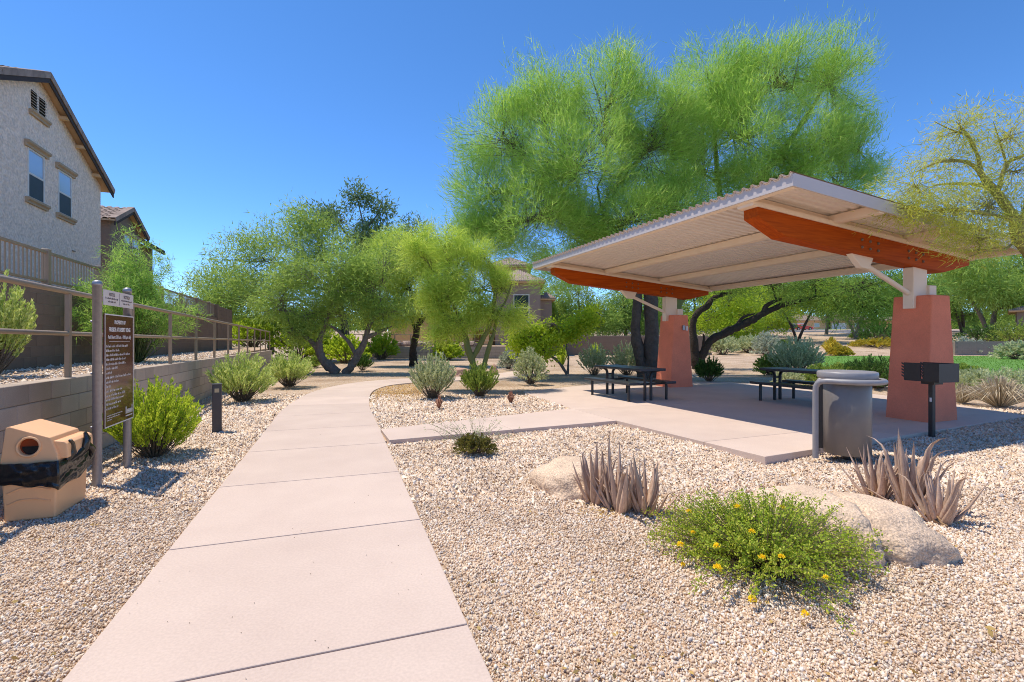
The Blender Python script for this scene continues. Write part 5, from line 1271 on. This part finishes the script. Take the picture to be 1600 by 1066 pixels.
# ================================================================ FAR SETTING
lawn_poly = [(12.5, 17.0), (15.2, 24), (20.5, 34), (24.5, 40.5), (75, 41.5), (60, 14), (15, 12.5)]
MB().prism(lawn_poly, -.06, .0).build('lawn', M['lawn']); tag(S.objects['lawn'], kind='structure')
def grass():
    rg = np.random.default_rng(200); n = 45000; x = rg.uniform(12, 60, n); y = 12.5 + 29 * rg.uniform(0, 1, n) ** 1.3; k = inside(lawn_poly, x, y); x, y = x[k], y[k]
    P = np.stack([x, y, np.zeros(len(x))], 1); d = rg.normal(0, .4, P.shape); d[:, 2] = 1; V, T = slivers(P, norm(d), 1, .0, .07, .03, .1, 0, rg)
    tag(np_mesh('grass', V, T, leafmat('grass_blade', [(.10, .22, .02), (.16, .30, .03), (.20, .33, .05)], .4)), 'short green grass growing on the lawn', kind='stuff')
grass()
# street across the rise, kerb and driveway apron
def strip(name, pts_near, pts_far, m, lift):
    V = []; 
    for a_, b_ in zip(pts_near, pts_far):
        for f in np.linspace(0, 1, 9): x = a_[0] + (b_[0] - a_[0]) * f; y = a_[1] + (b_[1] - a_[1]) * f; V.append((x, y, float(hz(x, y)) + lift))
    n = len(pts_near); T = [(i * 9 + k, (i + 1) * 9 + k, (i + 1) * 9 + k + 1, i * 9 + k + 1) for i in range(n - 1) for k in range(8)]
    o = np_mesh(name, V, T, m, smooth=True); tag(o, kind='structure'); return o
xr = np.linspace(20, 150, 40)
strip('street', [(x, 82 + .05 * (x - 40)) for x in xr], [(x, 128) for x in xr], M['asphalt'], .06)
strip('pavement', [(x, 76 + .05 * (x - 40)) for x in np.linspace(52, 150, 30)], [(x, 80.5 + .05 * (x - 40)) for x in np.linspace(52, 150, 30)], M['kerb'], .05)
strip('verge', [(x, 129) for x in xr], [(x, 140) for x in xr], M['lawn'], .05)

# cars
def car(name, label, loc, rz, paint, prof, wheels, W, glass, cat='car', bed=None):
    t = thing(name, label, cat, loc, rz)
    b = MB().extr(prof, 'y', -W / 2, W / 2).build('body', paint, t, bevel=.09, seg=3)
    for g_ in glass: 
        for s in (-1, 1): MB().extr(g_, 'y', s * W / 2 - .005, s * (W / 2 + .012)).build('side_window', M['carglass'], t)
    for x in wheels:
        for s in (-1, 1):
            w = MB().lathe([(.22, -.11), (.34, -.11), (.36, -.08), (.36, .08), (.34, .11), (.22, .11)], 20); w.fn(lambda a, b_, c: (a, c, b_)); o = w.build('wheel', M['tyre'], t); o.location = (x, s * (W / 2 - .08), .36)
            q = MB().lathe([(.0, .112), (.18, .115), (.22, .10), (.22, -.1), (0, -.1)], 14, cap=False); q.fn(lambda a, b_, c, s=s: (a, s * c, b_)); q.build('rim', M['rim'], o)
    L0 = min(p[0] for p in prof); L1 = max(p[0] for p in prof)
    for s in (-1, 1):
        MB().box(L1 - .03, L1 + .01, s * W * .36 - .16, s * W * .36 + .16, .62, .76).build('headlight', M['signwhite'], t); MB().box(L0 - .01, L0 + .03, s * W * .38 - .13, s * W * .38 + .13, .70, .86).build('tail_light', M['lampred'], t)
    return t
pc = at(1252, 530, 108); car('parked_car', 'low red sports car parked beside the dark pickup', (pc.x, 108, float(hz(pc.x, 108)) + .07), R(8), M['redpaint'],
    [(-2.25, .25), (2.25, .25), (2.32, .62), (2.0, .80), (.95, .93), (.25, 1.32), (-.85, 1.34), (-1.75, 1.02), (-2.28, .95)], (-1.4, 1.42), 1.85, [[(-1.2, .98), (.75, .96), (.22, 1.26), (-.8, 1.27)]])
pc = at(1222, 530, 103); car('pickup_truck', 'dark navy pickup truck parked on the street', (pc.x, 103, float(hz(pc.x, 103)) + .07), R(8), M['navypaint'],
    [(-2.9, .42), (2.9, .42), (2.95, .9), (2.75, 1.12), (1.35, 1.22), (.75, 1.82), (-.85, 1.86), (-1.05, 1.25), (-2.9, 1.25)], (-1.8, 1.85), 2.0, [[(-.75, 1.30), (1.0, 1.28), (.68, 1.72), (-.7, 1.75)]], 'pickup truck')
pc = at(1196, 530, 112); car('parked_car', 'grey green car half hidden left of the pickup', (pc.x, 112, float(hz(pc.x, 112)) + .07), R(8), M['greypaint'],
    [(-2.3, .3), (2.3, .3), (2.35, .75), (2.1, .95), (1.2, 1.02), (.6, 1.5), (-1.6, 1.55), (-2.2, 1.05)], (-1.4, 1.42), 1.85, [[(-1.7, 1.08), (1.0, 1.04), (.55, 1.42), (-1.5, 1.46)]])

# low far wall with rail, stones behind it, tan clubhouse
lw = thing('garden_wall', 'low dark block wall with rail in front of the tan building', 'wall', (0, 36, 0))
fbk = MB(); bs = None
for c_ in range(-1, 4):
    x = -12.6 + (.3 if c_ % 2 else 0)
    while x < -.4:
        fbk.box(x + .005, x + .595, -.003 * ((c_ + int(x * 7)) % 2), .2, c_ * .205 + .005, c_ * .205 + .2); x += .6
tag(fbk.build('block_course', M['block'], lw), kind='stuff'); MB().box(-12.6, -.2, .01, .19, -.3, .82).build('mortar', M['mortar'], lw)
lr = thing('railing', 'thin bronze railing above the low far wall by the clubhouse', 'railing', (0, 36.1, 0)); ps = None
for i in range(11):
    x = -12.2 + 1.18 * i
    if ps is None: ps = MB().box(-.03, .03, -.03, .03, .8, 1.74).build('post', M['bronze'], lr); ps.location = (x, 0, 0)
    else: inst('post', ps, lr, (x, 0, 0))
MB().tube([(-12.4, 0, 1.74), (.0, 0, 1.74)], .03, 6).build('top_rail', M['bronze'], lr); MB().tube([(-12.4, 0, 1.27), (.0, 0, 1.27)], .025, 6).build('middle_rail', M['bronze'], lr)
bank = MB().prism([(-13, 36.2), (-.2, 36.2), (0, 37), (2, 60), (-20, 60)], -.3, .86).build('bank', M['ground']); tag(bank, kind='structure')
rk0 = None; rg0 = random.Random(4)
for i in range(46):
    x = rg0.uniform(-10.8, -2.6); y = rg0.uniform(36.5, 38.6)
    if rk0 is None:
        b = bmesh.new(); bmesh.ops.create_icosphere(b, subdivisions=2, radius=1)
        for v in b.verts: v.co *= 1 + .3 * mnoise.noise(v.co * 1.3)
        me = bpy.data.meshes.new('rock'); b.to_mesh(me); b.free(); me.materials.append(M['rubble']); rk0 = o = bpy.data.objects.new('rock', me); link(o)
    else: o = rk0.copy(); link(o)
    s = rg0.uniform(.16, .34); o.location = (x, y, .86 + s * .3 + (y - 36.5) * .06); o.scale = (s * rg0.uniform(.9, 1.4), s, s * .75); o.rotation_euler = (0, 0, rg0.uniform(0, 6))
    tag(o, 'grey brown rock in the rubble bank behind the low far wall', 'rock', 'rocks on the bank by the clubhouse')
w2 = thing('garden_wall', 'dark low wall beyond the shelter between shrubs and trees', 'wall', (0, 43, 0))
fbk = MB()
for c_ in range(0, 8):
    x = .8 + (.3 if c_ % 2 else 0)
    while x < 17: fbk.box(x + .005, x + .595, -.004 * ((c_ + int(x * 7)) % 2), .2, c_ * .205 + .005, c_ * .205 + .2); x += .6
tag(fbk.build('block_course', M['darkblock'], w2), kind='stuff'); MB().box(.8, 17.2, .01, .19, -.3, 1.64).build('mortar', M['mortar'], w2); MB().box(.7, 17.3, -.03, .22, 1.641, 1.70).build('coping', M['wallcap'], w2)
def hip_roof(name, parent, x0, x1, y0, y1, z, rise, oh, m):
    """tiled hip roof: every tile column is a raised rib"""
    X0, X1, Y0, Y1 = x0 - oh, x1 + oh, y0 - oh, y1 + oh; run = min(X1 - X0, Y1 - Y0) / 2
    b = MB()
    def face(p0, p1, inward):       # eave from p0 to p1
        p0 = Vector(p0); p1 = Vector(p1); L = (p1 - p0).length; e = (p1 - p0).normalized(); n = int(L / .16)
        for i in range(n):
            for hh, k0, k1 in ((.0, 0, .5), (.06, .5, 1)):
                a = (i + k0) * L / n; c = (i + k1) * L / n
                la = min(run, a, L - a); lc = min(run, c, L - c)
                if la <= 0 and lc <= 0: continue
                P = [p0 + e * a, p0 + e * c, p0 + e * c + Vector(inward) * lc, p0 + e * a + Vector(inward) * la]; Z = [z, z, z + rise * lc / run, z + rise * la / run]
                b.hexa([(p.x, p.y, q - .05) for p, q in zip(P, Z)] + [(p.x, p.y, q + hh) for p, q in zip(P, Z)])
    face((X0, Y0, 0), (X1, Y0, 0), (0, 1, 0)); face((X1, Y0, 0), (X1, Y1, 0), (-1, 0, 0)); face((X1, Y1, 0), (X0, Y1, 0), (0, -1, 0)); face((X0, Y1, 0), (X0, Y0, 0), (1, 0, 0))
    o = b.build(name, m, parent); MB().box(X0 + .04, X1 - .04, Y0 + .04, Y1 - .04, z - .17, z - .052).build('eave', M['clubwall'], parent); return o
cb = thing('clubhouse', 'tan stucco clubhouse with two stepped tile roofs behind the lime trees', 'building', (0, 42, 0))
MB().box(-1.45, 2.45, 0, 7, .4, 6.2).build('wall', M['clubgrey'], cb); hip_roof('roof', cb, -1.45, 2.45, 0, 7, 6.38, 1.25, .45, M['rooftile'])
MB().box(-1.9, 1.5, 3, 9, 6.0, 8.0).build('tower_wall', M['clubwall'], cb); hip_roof('tower_roof', cb, -1.9, 1.5, 3, 9, 8.18, 1.0, .4, M['rooftile'])
MB().box(2.452, 3.6, 2.2, 7, .4, 4.9).build('side_wing', M['clubgrey'], cb); hip_roof('wing_roof', cb, 2.6, 3.6, 2.2, 7, 5.08, .6, .35, M['rooftile'])
wf = MB(); wf.box(.12, 1.5, -.06, .02, 1.6, 1.68); wf.box(.12, .20, -.06, .02, 1.68, 5.25); wf.box(1.42, 1.5, -.06, .02, 1.68, 5.25); wf.box(.20, 1.42, -.06, .02, 5.17, 5.25); wf.box(.20, 1.42, -.06, .02, 4.05, 4.15)
wo = wf.build('window', M['window_frame'], cb); MB().box(.20, 1.42, -.02, .012, 1.68, 4.05).build('pane', M['glass'], wo); MB().box(.20, 1.42, -.02, .011, 4.15, 5.17).build('pane', M['glass'], wo)
MB().box(-10.4, -7.2, -.2, 5, .4, 3.5).build('front_wing', M['clubwall'], cb); MB().box(-7.19, -1.46, 1.5, 5, .4, 3.35).build('middle_wall', M['clubwall'], cb)
MB().box(-7.1, -1.5, -.3, 1.48, 2.15, 2.40).build('porch_beam', M['clubgrey'], cb)
for x in (-6.9, -5.2, -3.6, -2.2): MB().box(x - .22, x + .22, -.28, .2, .4, 2.148).build('column', M['clubwall'], cb)
dw = MB().box(-6.2, -5.6, 1.46, 1.499, .86, 2.1).build('window', M['window_frame'], cb); MB().box(-6.12, -5.68, 1.45, 1.459, .94, 2.03).build('pane', M['glass'], dw)
# brown neighbour house, block planter and far houses on the right
nh = thing('house', 'brown roofed house corner at the right edge beyond the planter', 'house', (57.9, 56, 0), R(-45))
MB().box(0, 9, 0, 8, 1.0, 4.6).build('wall', M['darkhouse'], nh); hip_roof('roof', nh, 0, 9, 0, 8, 4.7, 1.7, .7, M['rooftile'])
wi = MB().box(1.2, 2.4, -.05, .01, 2.4, 3.8).build('window', M['window_frame'], nh); MB().box(1.28, 2.32, -.06, -.051, 2.48, 3.72).build('pane', M['glass'], wi)
pl = thing('block_planter', 'grey block planter wall behind the lawn at the right edge', 'planter', (38.6, 42.5, 0))
fbk = MB()
for c_ in range(0, 6):
    x = 0 + (.2 if c_ % 2 else 0)
    while x < 9: fbk.box(x + .005, x + .4, 0, .2, c_ * .2 + .005, c_ * .2 + .197); x += .405
tag(fbk.build('block_course', M['clubgrey'], pl), kind='stuff'); MB().box(-.02, 9.3, .01, .19, -.2, 1.2).build('mortar', M['mortar'], pl)
for i, (px, lab, wd_) in enumerate(((1330, 'far tan house beyond the street trees', 16), (1440, 'far pale house beyond the street behind the near pier', 18), (1170, 'far house roof beyond the parked cars', 16), (1262, 'far house above the red car between the trees', 14))):
    c = at(px, 530, 150); fh = thing('house', lab, 'house', (c.x - wd_ / 2, 150, float(hz(c.x, 150))))
    MB().box(0, wd_, 0, 9, -.5, 3.0).build('wall', M['clubwall'], fh); hip_roof('roof', fh, 0, wd_, 0, 9, 3.1, 2.0, .6, M['rooftile'])
    MB().box(2, 6.5, -.06, .01, 0, 2.2).build('garage_door', M['signwhite'], fh)
    w_ = MB().box(9, 10.6, -.06, .01, 1.0, 2.2).build('window', M['window_frame'], fh); MB().box(9.1, 10.5, -.08, -.061, 1.1, 2.1).build('pane', M['glass'], w_)
